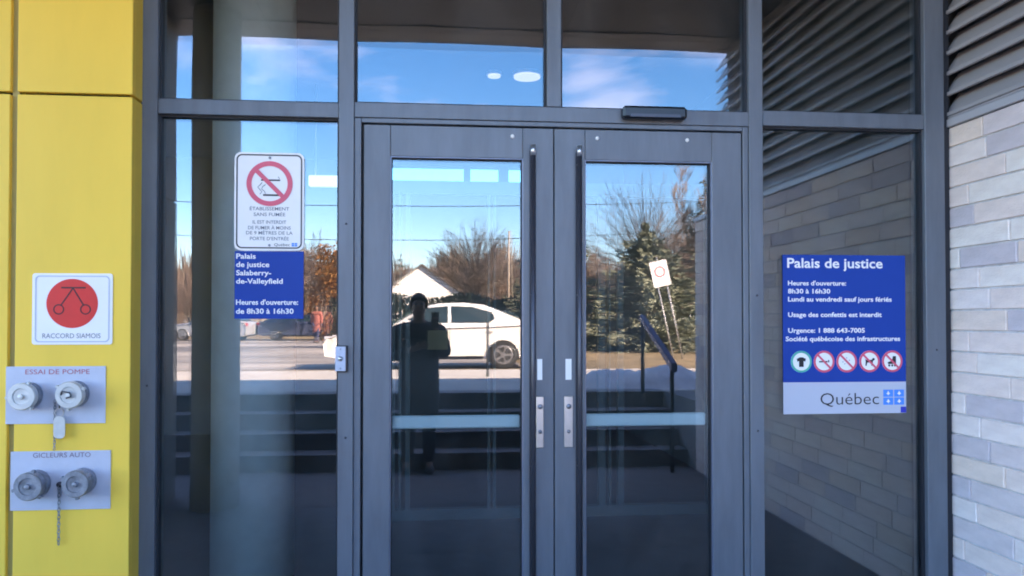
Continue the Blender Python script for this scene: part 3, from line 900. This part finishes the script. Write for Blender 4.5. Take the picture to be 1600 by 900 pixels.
def make_car(label, paint, loc, rz, scale=1.0, group=None):
    """sedan, nose towards -x, side towards +y"""
    t = thing('parked_car', label, 'car', loc, (0, 0, rz), group)
    t.scale = (scale,) * 3
    prof = [(-2.25, .30), (-2.28, .55), (-2.20, .68), (-1.9, .80), (-1.1, .93), (0.0, .96), (1.2, 1.00), (1.9, 1.04), (2.18, 1.00), (2.27, .72), (2.25, .34)]
    arch = []
    for cx_ in (1.32, -1.36):
        for k in range(9):
            a_ = R(180 * k / 8)
            arch.append((cx_ + .36 * math.cos(a_), .26 + .385 * math.sin(a_)))
    outline = prof + [(2.0, .24)] + arch[:9] + [(.9, .22), (-.95, .22)] + arch[9:] + [(-1.9, .24)]
    def sec(y, k, dz=0):
        return [(x * k, y, .3 + (z - .3) * (1 - dz) if z > .75 else z) for x, z in outline]
    loft([sec(-.86, .975, .12), sec(-.90, .995, .10), sec(-.80, 1, 0), sec(.80, 1, 0), sec(.90, .995, .10), sec(.86, .975, .12)], 'body', paint, t)
    # greenhouse
    gh = [(-1.15, .93), (-.45, 1.36), (-.1, 1.43), (.5, 1.45), (1.0, 1.40), (1.35, 1.27), (1.95, 1.03)]
    def gsec(y, dz, kx):
        return [((x - .3) * kx + .3, y, .9 + (z - .9) * dz) for x, z in gh + [(1.9, .90), (-1.1, .88)]]
    loft([gsec(-.84, .02, 1), gsec(-.80, .35, .985), gsec(-.66, .93, .93), gsec(-.58, 1, .90), gsec(.58, 1, .90), gsec(.66, .93, .93), gsec(.80, .35, .985), gsec(.84, .02, 1)], 'cabin', paint, t)
    # side windows: thin panels leaning with the cabin side
    for s in (-1, 1):
        for wn_, pts in (('front_window', [(-.80, .03+.985), (-.30, 1.335), (.15, 1.375), (.15, .03+.985)]), ('rear_window', [(.22, .03+.985), (.22, 1.375), (.66, 1.36), (1.08, 1.24), (1.15, 1.10), (1.02, .03+.985)])):
            bm = bmesh.new()
            def yy(z): return s * ((.84 - (z - .91) * .222 if z < 1.09 else .80 - (z - 1.09) * .44) + .014)
            a = [bm.verts.new((x, yy(z), z)) for x, z in pts]
            b = [bm.verts.new((x, yy(z) - s * .03, z)) for x, z in pts]
            n = len(pts)
            bm.faces.new(a); bm.faces.new(list(reversed(b)))
            for i in range(n): bm.faces.new((a[i], b[i], b[(i + 1) % n], a[(i + 1) % n]))
            bmesh.ops.recalc_face_normals(bm, faces=bm.faces)
            link(wn_, from_bm(bm, wn_), M['car_glass'], t)
        dh = box('door_handle', .02, .16, s * .905 - .012, s * .905 + .012, .80, .825, paint, t, .004)
        dh = box('door_handle', 1.00, 1.14, s * .905 - .012, s * .905 + .012, .83, .855, paint, t, .004)
        box('door_seam', .180, .190, s * .9015 - .002, s * .9015 + .002, .30, .95, M['sensor'], t)
        box('door_mirror', -.78, -.62, s * .93 - .07, s * .93 + .07, .95, 1.06, paint, t, .02)
        box('sill_trim', -.9, .9, s * .903 - .004, s * .903 + .004, .225, .29, M['sensor'], t)
        box('headlight', -2.262, -2.08, s * .72 - .13, s * .72 + .13, .60, .72, M['head'], t, .02)
        box('tail_light', 2.10, 2.285, s * .74 - .12, s * .74 + .12, .78, .94, M['tail'], t, .02)
        for x in (-1.36, 1.32):
            w = link('wheel', None, None, t, (x, s * .80, .315))
            bm = bmesh.new(); add_tube(bm, [(0, -.10, 0), (0, -.085, 0), (0, .085, 0), (0, .10, 0)], [.27, .315, .315, .27], 28)
            link('tyre', from_bm(bm, 'tyre', False), M['tyre'], w)
            bm = bmesh.new(); add_tube(bm, [(0, s * .095, 0), (0, s * .106, 0)], [.215, .20], 24)
            link('rim', from_bm(bm, 'rim'), M['rim'], w)
            bm = bmesh.new()
            for k in range(5):
                bmx = bmesh.new()
                a0 = R(72 * k + 12); a1 = R(72 * k + 60)
                pp = [(.06 * math.cos(a0), .06 * math.sin(a0)), (.18 * math.cos(a0), .18 * math.sin(a0)), (.18 * math.cos(a1), .18 * math.sin(a1)), (.06 * math.cos(a1), .06 * math.sin(a1))]
                f = [bm.verts.new((px_, s * .108, pz_)) for px_, pz_ in pp]
                g = [bm.verts.new((px_, s * .104, pz_)) for px_, pz_ in pp]
                bm.faces.new(f); bm.faces.new(list(reversed(g)))
                for i in range(4): bm.faces.new((f[i], g[i], g[(i + 1) % 4], f[(i + 1) % 4]))
                bmx.free()
            link('rim_opening', from_bm(bm, 'rim_opening'), M['tyre'], w)
    # windscreens
    for nm, (xa, za, xb, zb_) in (('windscreen', (-1.10, .955, -.44, 1.345)), ('rear_screen', (1.88, 1.062, 1.36, 1.262))):
        bm = bmesh.new()
        nx = -1 if nm == 'windscreen' else 1
        P4 = [(xa, -.70, za), (xa, .70, za), (xb, .57, zb_), (xb, -.57, zb_)]
        d = Vector((nx * .02, 0, .028))
        a = [bm.verts.new(Vector(p) + d) for p in P4]; b = [bm.verts.new(Vector(p) - d) for p in P4]
        bm.faces.new(a); bm.faces.new(list(reversed(b)))
        for i in range(4): bm.faces.new((a[i], b[i], b[(i + 1) % 4], a[(i + 1) % 4]))
        bmesh.ops.recalc_face_normals(bm, faces=bm.faces)
        link(nm, from_bm(bm, nm), M['car_glass'], t)
    return t


make_car('white parked sedan on the sunlit asphalt, mirrored in the left door', M['car_white'], (.12, -14.3, .43), 0)
bpy.data.objects['parked_car'].scale = (1.05, 1, 1)
make_car('silver sedan parked far across the lot, left of the house', M['car_silver'], (-11.6, -39, .43), R(10))
make_car('dark sedan parked far across the lot, next to the silver one', M['car_dark'], (-7.0, -40, .43), R(175))
make_car('white sedan parked far beyond the leaning sign', M['car_white'], (11.6, -33, .62), R(150))
make_car('silver sedan parked at the far left beyond the canopy columns', M['car_silver'], (-14.2, -33, .43), R(60))

# ------------------------------------------------------------------ people
def make_person(label, loc, rz, coat, trous, pose='phone'):
    t = thing('person', label, 'person', loc, (0, 0, rz))
    V, E, Rr = [], [], []
    def add(p, r, link_to=None):
        V.append(p); Rr.append(r)
        if link_to is not None: E.append((link_to, len(V) - 1))
        return len(V) - 1
    # facing +y
    pel = add((0, 0, .92), (.155, .11))
    wai = add((0, .0, 1.08), (.140, .10), pel)
    che = add((0, .0, 1.30), (.165, .115), wai)
    shb = add((0, -.01, 1.42), (.12, .09), che)
    nck = add((0, .0, 1.50), .055, shb)
    hd0 = add((0, .015, 1.57), (.068, .075), nck)
    hd1 = add((0, .02, 1.64), (.076, .09), hd0)
    hd2 = add((0, .01, 1.70), (.062, .075), hd1)
    hands = {}
    for s in (-1, 1):
        sh = add((s * .19, -.01, 1.40), .062, shb)
        if pose == 'phone' and s == 1:
            el = (.25, .05, 1.16); wr = (.185, .185, 1.39); hd = (.17, .205, 1.455)
        elif pose == 'phone':
            el = (-.25, .02, 1.14); wr = (-.02, .21, 1.20); hd = (.05, .23, 1.22)
            el = (-.26, .03, 1.14); wr = (-.05, .19, 1.22); hd = (.02, .21, 1.245)
        else:
            el = (s * .25, -.02, 1.12); wr = (s * .26, .05 * s, .88); hd = (s * .26, .06 * s, .80)
        e = add(el, .045, sh); w = add(wr, .028, e); h = add(hd, (.038, .018), w)
        hands[s] = (Vector(wr), Vector(hd), h)
    for s in (-1, 1):
        off = 0 if pose == 'phone' else s * .12
        hp_ = add((s * .09, 0, .86), .088, pel)
        kn = add((s * .10, off * .6 + .01, .48), .058, hp_)
        an = add((s * .11, off, .09), .04, kn)
        add((s * .12, off + .12, .035), (.04, .03), an)
    # fingers: five short chains out of each palm, curled
    for s in (-1, 1):
        wr, hd, h = hands[s]
        d = (hd - wr).normalized()
        side = Vector((0, 1, 0)).cross(d).normalized()
        fw = side.cross(d).normalized()
        if fw.y < 0: fw = -fw
        for k, (o_, L) in enumerate(((-.027, .062), (-.009, .074), (.009, .070), (.026, .055))):
            b0 = add(tuple(hd + side * o_ + d * .028), .0095, h)
            b1 = add(tuple(hd + side * o_ * 1.1 + d * (.028 + L * .5) + fw * .008), .0088, b0)
            add(tuple(hd + side * o_ * 1.1 + d * (.028 + L * .85) + fw * .032), .0078, b1)
        th0 = add(tuple((wr + hd) / 2 + side * (.034 * s) + d * .01), .012, h)
        add(tuple((wr + hd) / 2 + side * (.050 * s) + d * .045 + fw * .015), .010, th0)
    skin_mesh('body', V, E, Rr, M['skin'], t, 0, 2)
    # coat over torso and sleeves
    V, E, Rr = [], [], []
    hem = add((0, 0, .44), (.215, .16)); p1 = add((0, 0, .90), (.225, .16), hem); p2 = add((0, 0, 1.15), (.215, .15), p1)
    p3 = add((0, 0, 1.31), (.225, .155), p2); p4 = add((0, -.01, 1.41), (.17, .12), p3); add((0, -.005, 1.50), .10, p4)
    for s in (-1, 1):
        sh = add((s * .205, -.01, 1.375), .095, p4)
        if pose == 'phone' and s == 1: el, wr = (.26, .05, 1.15), (.192, .165, 1.355)
        elif pose == 'phone': el, wr = (-.27, .03, 1.13), (-.085, .165, 1.205)
        else: el, wr = (s * .26, -.02, 1.12), (s * .265, .045 * s, .91)
        e = add(el, .080, sh); add(wr, .056, e)
    skin_mesh('coat', V, E, Rr, coat, t, 1, 2)
    V, E, Rr = [], [], []
    pv = add((0, 0, .92), (.15, .12))
    for s in (-1, 1):
        off = 0 if pose == 'phone' else s * .12
        a_ = add((s * .09, 0, .84), .105, pv); b_ = add((s * .10, off * .6 + .01, .48), .078, a_); add((s * .11, off, .07), .062, b_)
    skin_mesh('trousers', V, E, Rr, trous, t, 0, 2)
    for s in (-1, 1):
        off = 0 if pose == 'phone' else s * .12
        V, E, Rr = [], [], []
        a_ = add((s * .11, off - .06, .045), (.045, .045)); b_ = add((s * .115, off + .06, .04), (.05, .038), a_); add((s * .12, off + .17, .032), (.042, .028), b_)
        skin_mesh('shoe', V, E, Rr, M['shoe'], t, 1, 2)
    # hair: cap of the skull, open at the face
    bm = bmesh.new()
    bmesh.ops.create_uvsphere(bm, u_segments=24, v_segments=16, radius=1)
    for v in bm.verts: v.co = Vector((v.co.x * .094, v.co.y * .110 - .004, v.co.z * .115 + 1.655))
    bmesh.ops.delete(bm, geom=[v for v in bm.verts if (v.co.y > .035 and v.co.z < 1.715) or v.co.z < 1.60], context='VERTS')
    o = link('hair', from_bm(bm, 'hair', True), M['hair'], t); md = o.modifiers.new('thick', 'SOLIDIFY'); md.thickness = .012
    for s in (-1, 1):
        bm = bmesh.new(); bmesh.ops.create_uvsphere(bm, u_segments=10, v_segments=8, radius=.011)
        for v in bm.verts: v.co += Vector((s * .030, .096, 1.655))
        link('eye', from_bm(bm, 'eye', True), M['sensor'], t)
        bm = bmesh.new(); bmesh.ops.create_uvsphere(bm, u_segments=10, v_segments=8, radius=1)
        for v in bm.verts: v.co = Vector((v.co.x * .012 + s * .084, v.co.y * .02 + .01, v.co.z * .033 + 1.645))
        link('ear', from_bm(bm, 'ear', True), M['skin'], t)
    bm = bmesh.new(); add_tube(bm, [(0, .095, 1.665), (0, .118, 1.628), (0, .108, 1.618), (0, .09, 1.615)], [.008, .015, .013, .008], 8)
    link('nose', from_bm(bm, 'nose', True), M['skin'], t)
    bm = bmesh.new(); add_tube(bm, [(-.024, .090, 1.593), (0, .101, 1.594), (.024, .090, 1.593)], [.003, .007, .003], 8)
    link('mouth', from_bm(bm, 'mouth', True), M['lips'], t)
    return t

make_person('person in a dark coat holding up a phone, mirrored in the left door', (-.165, -4.10, 0), 0, M['coat'], M['trousers'])
ph = box('phone', -.037, .037, -3.872, -3.864, 1.425, 1.575, M['sensor'], None, .003)
tag(ph, 'black phone held up by the person in the dark coat', 'phone')
fo = box('folder', -.075, .125, -3.865, -3.860, 1.215, 1.40, M['folder'], None, .001)
fo.rotation_euler = (0, 0, 0)
tag(fo, 'pale green card held at the chest of the person in the dark coat', 'card')
make_person('distant pedestrian in a red jacket across the lot', (-5.25, -34, .43), R(15), M['redcoat'], M['jeans'], 'walk')

# ------------------------------------------------------------------ houses
def house(label, x0, x1, y0, y1, eave, ridge, wallm, zg=.42):
    t = thing('house', label, 'house')
    mx = (x0 + x1) / 2
    bm = bmesh.new()
    o = [(x0, zg), (x1, zg), (x1, eave), (mx, ridge), (x0, eave)]
    prism('wall', o, y0, y1, wallm, t)
    for s in (-1, 1):
        ex = x1 if s == 1 else x0
        ex2 = ex + s * .35
        ez = eave - (ridge - eave) * .35 / ((x1 - x0) / 2)
        prism('roof_slope', [(mx, ridge + .03), (ex2, ez + .03), (ex2, ez + .18), (mx, ridge + .2)], y0 - .3, y1 + .3, M['shingle'], t)
    for wx in (x0 + (x1 - x0) * .3, x0 + (x1 - x0) * .7):
        w = link('window', None, None, t)
        box('frame', wx - .55, wx + .55, y1 + .0, y1 + .06, 1.7, 2.9, M['white'], w)
        box('pane', wx - .47, wx + .47, y1 + .06, y1 + .07, 1.78, 2.82, M['winglass'], w)
    box('door', mx - .45, mx + .45, y1, y1 + .05, zg, 2.5, M['siding_b'], t)
    return t

house('small white gabled house across the lot behind the white sedan', -4.75, 2.2, -80, -70, 4.1, 6.5, M['siding'])
house('tan gabled house far behind the parked cars on the left', -24, -15, -88, -76, 3.6, 6.0, M['siding_b'])

# ------------------------------------------------------------------ trees
def grow(rng, h, spread, levels=4, kids=5, up=.55, r0=.12, trunk_h=.28, rmin=.007):
    """bare tree: returns (trunk bmesh, crown bmesh)"""
    tb, cb = bmesh.new(), bmesh.new()
    def branch(p, d, L, r, lev):
        n = 3
        pts, rd = [p], [r]
        q = p.copy(); dd = d.copy()
        for i in range(n):
            dd = (dd + Vector((rng.gauss(0, .10), rng.gauss(0, .10), .10 * up))).normalized()
            q = q + dd * L / n
            pts.append(q.copy()); rd.append(max(rmin, r * (1 - .7 * (i + 1) / n)))
        add_tube(tb if lev == 0 else cb, pts, rd, 6 if lev == 0 else 3, cap=False)
        if lev >= levels: return
        k_ = kids + (2 if lev == 0 else 0) + rng.randint(-1, 1)
        for k in range(k_):
            f = rng.uniform(.35 if lev else trunk_h, 1.0)
            i = min(n - 1, int(f * n)); ff = f * n - i
            bp_ = pts[i].lerp(pts[i + 1], ff)
            az = rng.uniform(0, 2 * math.pi)
            side = Vector((math.cos(az), math.sin(az), 0))
            nd = (dd * rng.uniform(.5, 1.0) + side * spread * rng.uniform(.7, 1.2) + Vector((0, 0, .25 * up))).normalized()
            branch(bp_, nd, L * rng.uniform(.44, .68), rd[i] * .52, lev + 1)
    branch(Vector((0, 0, 0)), Vector((rng.uniform(-.04, .04), rng.uniform(-.04, .04), 1)).normalized(), h * .62, r0, 0)
    return from_bm(tb, 'trunk', True), from_bm(cb, 'crown')

def dome_tree(rng, h, rx, n, r0, rt, base=.22):
    '''many fine limbs fanning from a short trunk to a rounded crown'''
    tb, cb = bmesh.new(), bmesh.new()
    add_tube(tb, [(0, 0, -.1), (0, 0, h * base), (0, 0, h * .5)], [r0, r0 * .8, r0 * .3], 7, cap=False)
    for i in range(n):
        az = rng.uniform(0, 2 * math.pi); q = rng.random() ** .6
        el = math.acos(rng.uniform(-.15, 1)); f = rng.uniform(.7, 1.0)
        tgt = Vector((math.cos(az) * math.sin(el) * rx * f, math.sin(az) * math.sin(el) * rx * f, h * .45 + math.cos(el) * h * .55 * f))
        p0 = Vector((0, 0, h * rng.uniform(base * .7, .5)))
        p0.z = min(p0.z, tgt.z * .8)
        p1 = Vector((tgt.x * .35, tgt.y * .35, p0.z + (tgt.z - p0.z) * rng.uniform(.5, .75)))
        P = [p0.lerp(p1, t).lerp(p1.lerp(tgt, t), t) + Vector((rng.gauss(0, .02), rng.gauss(0, .02), 0)) * h * .2 for t in (0, .3, .6, .85, 1)]
        big = i < n * .12
        ra = r0 * .35 if big else rt * 1.6
        add_tube(cb, P, [ra, ra * .7, ra * .45, rt, rt * .6], 3, cap=False)
        for k in range(6):
            t = rng.uniform(.35, 1.0)
            b = p0.lerp(p1, t).lerp(p1.lerp(tgt, t), t)
            d = (tgt - p0).normalized() + Vector((rng.gauss(0, .5), rng.gauss(0, .5), rng.uniform(-.1, .6)))
            e = b + d.normalized() * h * rng.uniform(.06, .14)
            m_ = b.lerp(e, .5) + Vector((rng.gauss(0, .012), rng.gauss(0, .012), .01)) * h
            add_tube(cb, [b, m_, e], [rt, rt * .7, rt * .4], 3, cap=False)
    return from_bm(tb, 'trunk', True), from_bm(cb, 'crown')

rng = random.Random(11)
bare = []
far_bare = []
for i in range(5):
    tm, cmh = grow(rng, 1.0 * 8, (.75, .6, .9, .5, .8)[i], 5, (5, 5, 5, 4, 5)[i], (.6, .9, .4, 1.2, .6)[i], .105, .22)
    tm.materials.append(M['bark'] if i != 3 else M['bark_pale']); cmh.materials.append(M['twig'] if i % 2 == 0 else M['twig_b'])
    bare.append((tm, cmh))
for i in range(3):
    tm, cmh = grow(rng, 8.0, (.75, .9, .65)[i], 5, (5, 5, 5)[i], (.6, .4, .9)[i], .11, .18, .015)
    tm.materials.append(M['bark']); cmh.materials.append(M['twig'] if i != 1 else M['twig_b'])
    far_bare.append((tm, cmh))
for lst, rt in ((bare, .007), (far_bare, .014)):
    for i in (0, 2):
        tm, cmh = dome_tree(rng, 8.0, (3.6, 0, 4.2)[i], 230, .12, rt)
        tm.materials.append(M['bark']); cmh.materials.append(M['twig'] if i == 0 else M['twig_b'])
        lst[i] = (tm, cmh)

def bare_tree(kind, x, y, s, label, zrot=None, sx=1.0, group='bare winter trees across the lot'):
    t = thing('bare_tree', label, 'tree', (x, y, .45 if x < 3 else .6), (0, 0, rng.uniform(0, 6) if zrot is None else zrot), group)
    t.scale = (s * sx, s * sx, s)
    src = bare[kind] if y > -50 else far_bare[kind % 3]
    link('trunk', src[0], None, t); link('crown', src[1], None, t)
    return t

bare_tree(0, 9.1, -30, .92, 'rounded bare tree rising behind the green spruce')
bare_tree(3, 6.1, -30, .86, 'thin tall bare tree left of the green spruce')
bare_tree(3, 9.1, -22.5, .62, 'bare tree with pale trunk beside the tall right spruce')
bare_tree(2, 11.6, -32, .84, 'low spreading bare tree behind the leaning sign')
bare_tree(0, 3.0, -55, 1.05, 'broad bare tree rising right behind the white house', sx=1.1)
bare_tree(4, -1.2, -84, .85, 'bare tree rising just behind the white house roof')
bare_tree(2, 5.2, -58, .88, 'spreading bare tree right of the broad one')
bare_tree(1, 6.6, -60, .74, 'upright bare tree farthest right in the left door mirror view')
bare_tree(1, -5.4, -64, .72, 'small bare tree left of the white house')
bare_tree(4, -9.4, -55, .80, 'bare tree left of the rusty leaved tree')
bare_tree(0, -13.5, -60, .75, 'bare tree behind the silver sedan')
bare_tree(2, -19.8, -62, .68, 'bare tree between the canopy columns view')
bare_tree(1, 15.5, -44, .75, 'bare tree beyond the far white sedan')
bare_tree(4, 10.5, -52, .75, 'bare tree far behind the green spruce')
FAR = ['rounded bare tree behind the left roof slope of the white house', 'spreading bare tree behind the right roof slope of the white house',
       'upright bare tree just right of the white house wall', 'rounded bare tree behind the pale utility pole', 'bare tree behind the dark spruce at the left of the lawn',
       'spreading bare tree behind the gap between two lawn spruces', 'upright bare tree behind the leaning sign', 'rounded bare tree behind the far white sedan',
       'spreading bare tree behind the tallest spruce', 'bare tree farthest right in the far row', 'spreading bare tree behind the rusty leaved tree',
       'upright bare tree behind the dark parked sedan', 'bare tree behind the tan gabled house corner', 'rounded bare tree farthest left in the far row']
for k, (kx, ky, ks, kk) in enumerate(((-3.6, -86, 1.05, 0), (.6, -84, 1.1, 2), (3.6, -72, 1.0, 1), (5.6, -70, 1.0, 0), (7.6, -66, .95, 4), (9.2, -70, 1.0, 2),
                                      (11.5, -64, .95, 1), (14.0, -66, .95, 0), (17.5, -60, .95, 2), (20, -64, .9, 4), (-7.6, -68, .8, 2), (-11.5, -70, .85, 1), (-16.5, -70, .8, 4), (-23, -66, .8, 0))):
    bare_tree(kk, kx, ky, ks * .80, FAR[k], group='far row of bare trees')

# rusty leaved tree
def leaf_cloud(rng, n, cx_, cz_, rx, rz, size):
    bm = bmesh.new()
    clumps = [(Vector((rng.uniform(-1, 1), rng.uniform(-1, 1), rng.uniform(-1, 1)))) for _ in range(34)]
    clumps = [c for c in clumps if c.length < 1.0]
    for i in range(n):
        c = rng.choice(clumps)
        p = c + Vector((rng.gauss(0, .15), rng.gauss(0, .15), rng.gauss(0, .13)))
        p = Vector((p.x * rx, p.y * rx, p.z * rz + cz_))
        u = Vector((rng.gauss(0, 1), rng.gauss(0, 1), rng.gauss(0, 1))).normalized() * size
        v = u.orthogonal().normalized() * size * .7
        bm.faces.new([bm.verts.new(p - u), bm.verts.new(p + v), bm.verts.new(p + u), bm.verts.new(p - v)])
    return from_bm(bm, 'crown')
rt_ = thing('rusty_tree', 'tree with rusty orange leaves beyond the parking area', 'tree', (-5.35, -38, .42))
link('trunk', bare[1][0], None, rt_).scale = (.55, .55, .5)
link('crown', leaf_cloud(random.Random(3), 3200, 0, 2.6, 1.5, 2.3, .11), M['orange_leaf'], rt_)
link('branches', bare[1][1], None, rt_).scale = (.5, .5, .55)

def spruce(rng, h, r, mneedle, trunk_m, n_whorl=16, dens=1.0):
    tb, cb = bmesh.new(), bmesh.new()
    add_tube(tb, [(0, 0, 0), (0, 0, h * .5), (0, 0, h * .98)], [.11, .07, .015], 8)
    for w in range(n_whorl):
        f = w / (n_whorl - 1)
        z = h * (.06 + .92 * f)
        L = r * (1 - f) ** .85 * rng.uniform(.85, 1.1) + .06
        nb = int(9 - 4 * f)
        for k in range(nb):
            az = 2 * math.pi * (k + rng.random() * .7) / nb + w
            LL = L * rng.uniform(.75, 1.12)
            d = Vector((math.cos(az), math.sin(az), 0))
            add_tube(tb, [(0, 0, z), tuple(d * LL * .6 + Vector((0, 0, z - LL * .12))), tuple(d * LL + Vector((0, 0, z - LL * .08)))], [.02, .012, .004], 3, cap=False)
            m_ = int((14 + LL * 40) * dens)
            for q in range(m_):
                t_ = rng.uniform(.12, 1.05)
                c = d * LL * t_ + Vector((0, 0, z - LL * (.20 * t_ - .12 * t_ * t_)))
                sidev = Vector((-d.y, d.x, 0)) * rng.uniform(-1, 1) * LL * .28 * (1.15 - t_)
                c = c + sidev + Vector((0, 0, rng.uniform(-.16, .08)))
                u = (d * rng.uniform(.4, 1) + Vector((-d.y, d.x, 0)) * rng.uniform(-1, 1) + Vector((0, 0, rng.uniform(-.5, .35)))).normalized() * rng.uniform(.06, .13)
                v = Vector((rng.gauss(0, 1), rng.gauss(0, 1), rng.gauss(0, 1))).cross(u)
                v = v.normalized() * .024 if v.length > 1e-5 else Vector((0, 0, .026))
                cb.faces.new([cb.verts.new(c - u), cb.verts.new(c + v), cb.verts.new(c + u), cb.verts.new(c - v)])
    t1 = from_bm(tb, 'trunk'); t1.materials.append(trunk_m)
    c1 = from_bm(cb, 'crown'); c1.materials.append(mneedle)
    return t1, c1

def spruce_tree(x, y, h, r, label, m=None, seed=1, nw=16, dens=1.0):
    t1, c1 = spruce(random.Random(seed), h, r, m or M['needle'], M['bark'], nw, dens)
    t = thing('spruce_tree', label, 'tree', (x, y, .60), (0, 0, 0), 'spruces on the lawn')
    link('trunk', t1, None, t); link('crown', c1, None, t)
spruce_tree(5.75, -17.6, 3.55, 2.75, 'green spruce standing in the middle of the lawn', seed=4, nw=17, dens=2.0)
spruce_tree(3.45, -18.8, 4.6, 1.9, 'dark spruce at the left end of the lawn', M['needle_b'], 5, 17, 1.7)
spruce_tree(6.9, -22.5, 3.3, 1.9, 'low spruce behind the green spruce and the leaning sign', seed=8, nw=15, dens=1.6)
spruce_tree(10.1, -22.0, 8.2, 3.2, 'tallest spruce, at the right edge of the lawn', M['needle_b'], 9, 24, 1.3)
spruce_tree(-3.9, -84, 8.2, 2.4, 'small distant spruce left of the white house roof', M['needle_b'], 10, 14, 1.0)
spruce_tree(5.0, -44, 3.4, 1.3, 'small distant spruce right of the white house', M['needle_b'], 12, 12, 1.0)

hd = thing('hedge', 'dark clipped evergreen hedge running behind the white sedan', 'hedge', (.4, -27.5, .42))
hr_ = random.Random(31); bm = bmesh.new()
for i in range(9000):
    x = hr_.uniform(-4.2, 4.4); z = 1.95 * hr_.random() ** .7 + .12 * math.sin(x * 2.1) + hr_.uniform(-.06, .1); y = hr_.choice((hr_.uniform(.2, .6), hr_.uniform(-.6, .6)))
    c = Vector((x, y, z)); u = Vector((hr_.gauss(0, 1), hr_.gauss(0, 1), hr_.gauss(0, 1))).normalized() * .09; v = u.orthogonal().normalized() * .05
    bm.faces.new([bm.verts.new(c - u), bm.verts.new(c + v), bm.verts.new(c + u), bm.verts.new(c - v)])
link('foliage', from_bm(bm, 'foliage'), mat('hedge needles', (.025, .045, .035), .85), hd)
bm = bmesh.new()
for k in range(18): add_tube(bm, [(-4.1 + k * .48, 0, -.05), (-4.1 + k * .48, .05, 1.6)], [.04, .015], 5)
link('stems', from_bm(bm, 'stems'), M['bark'], hd)

# far woods: a mass nobody could count
rg = random.Random(21)
bm = bmesh.new()
for i in range(34000):
    x = rg.uniform(-120, 130)
    y = rg.uniform(-125, -96)
    hh = 8.8 + 2.8 * (0.5 + .5 * math.sin(x * .16 + 1.3 * math.sin(x * .067))) + 1.2 * math.sin(x * .9)
    z1 = hgt(x, y) + hh * (.35 + .65 * rg.random() ** .7)
    zb0 = hgt(x, y) + (hh * .0 if rg.random() < .4 else rg.uniform(0, .5) * hh)
    lx = rg.uniform(-.7, .7); w = rg.uniform(.03, .10); dy = rg.uniform(-.2, .2)
    a_ = bm.verts.new((x - w, y, zb0)); b_ = bm.verts.new((x + w, y + dy, zb0)); c_ = bm.verts.new((x + lx, y, z1)); d_ = bm.verts.new((x, y + w * 2, (zb0 + z1) / 2))
    bm.faces.new((a_, b_, c_)); bm.faces.new((a_, d_, c_))
tag(link('woods', from_bm(bm, 'woods'), M['thicket']), 'brown leafless woods along the horizon', 'woods', kind='stuff')
# low hedge of brown brush on the far side of the lot
bm = bmesh.new()
for i in range(6000):
    x = rg.uniform(-45, 40); y = rg.uniform(-72, -66) if not (-6 < x < 3.5) else rg.uniform(-84, -81)
    hh = 1.0 + 1.6 * (.5 + .5 * math.sin(x * .4 + 2 * math.sin(x * .13)))
    z1 = .4 + hh * rg.uniform(.4, 1); lx = rg.uniform(-.4, .4); w = rg.uniform(.04, .14)
    a_ = bm.verts.new((x - w, y, .4)); b_ = bm.verts.new((x + w, y, .4)); c_ = bm.verts.new((x + lx, y + rg.uniform(-.3, .3), z1))
    bm.faces.new((a_, b_, c_))
tag(link('brush', from_bm(bm, 'brush'), M['thicket']), 'brown brush along the far side of the lot', 'brush', kind='stuff')

# ------------------------------------------------------------------ utility poles and wires
def pole(x, y, h, label, arm=True):
    t = thing('utility_pole', label, 'utility pole', (x, y, .42), group='utility poles across the street')
    tube('shaft', [(0, 0, 0), (0, 0, h)], [.09, .06], M['wood_pole'], t, 10)
    if arm: box('crossarm', -.8, .8, -.05, .05, h - .6, h - .48, M['wood_pole'], t)
pole(4.12, -40, 6.0, 'pale short utility pole right of the white house', False)
pole(-30, -28, 7.4, 'utility pole at the far left carrying the wires')
pole(24, -28, 7.4, 'utility pole at the far right carrying the wires')
for y, zc, z0_, z1_, lab in ((-26, 5.72, 7.3, 7.3, 'upper overhead wire crossing the sky'), (-30, 4.85, 6.6, 6.9, 'lower overhead wire crossing the tree tops')):
    pts = []
    for k in range(41):
        x = -30 + 54 * k / 40; u = (x + 3) / 27
        pts.append((x, y + (-28 - y) * abs(u) ** 3, zc + ((z0_ if u < 0 else z1_) - zc) * u * u))
    o = tube('overhead_wire', pts, .015, M['wire'], None, 6)
    tag(o, lab, 'wire')
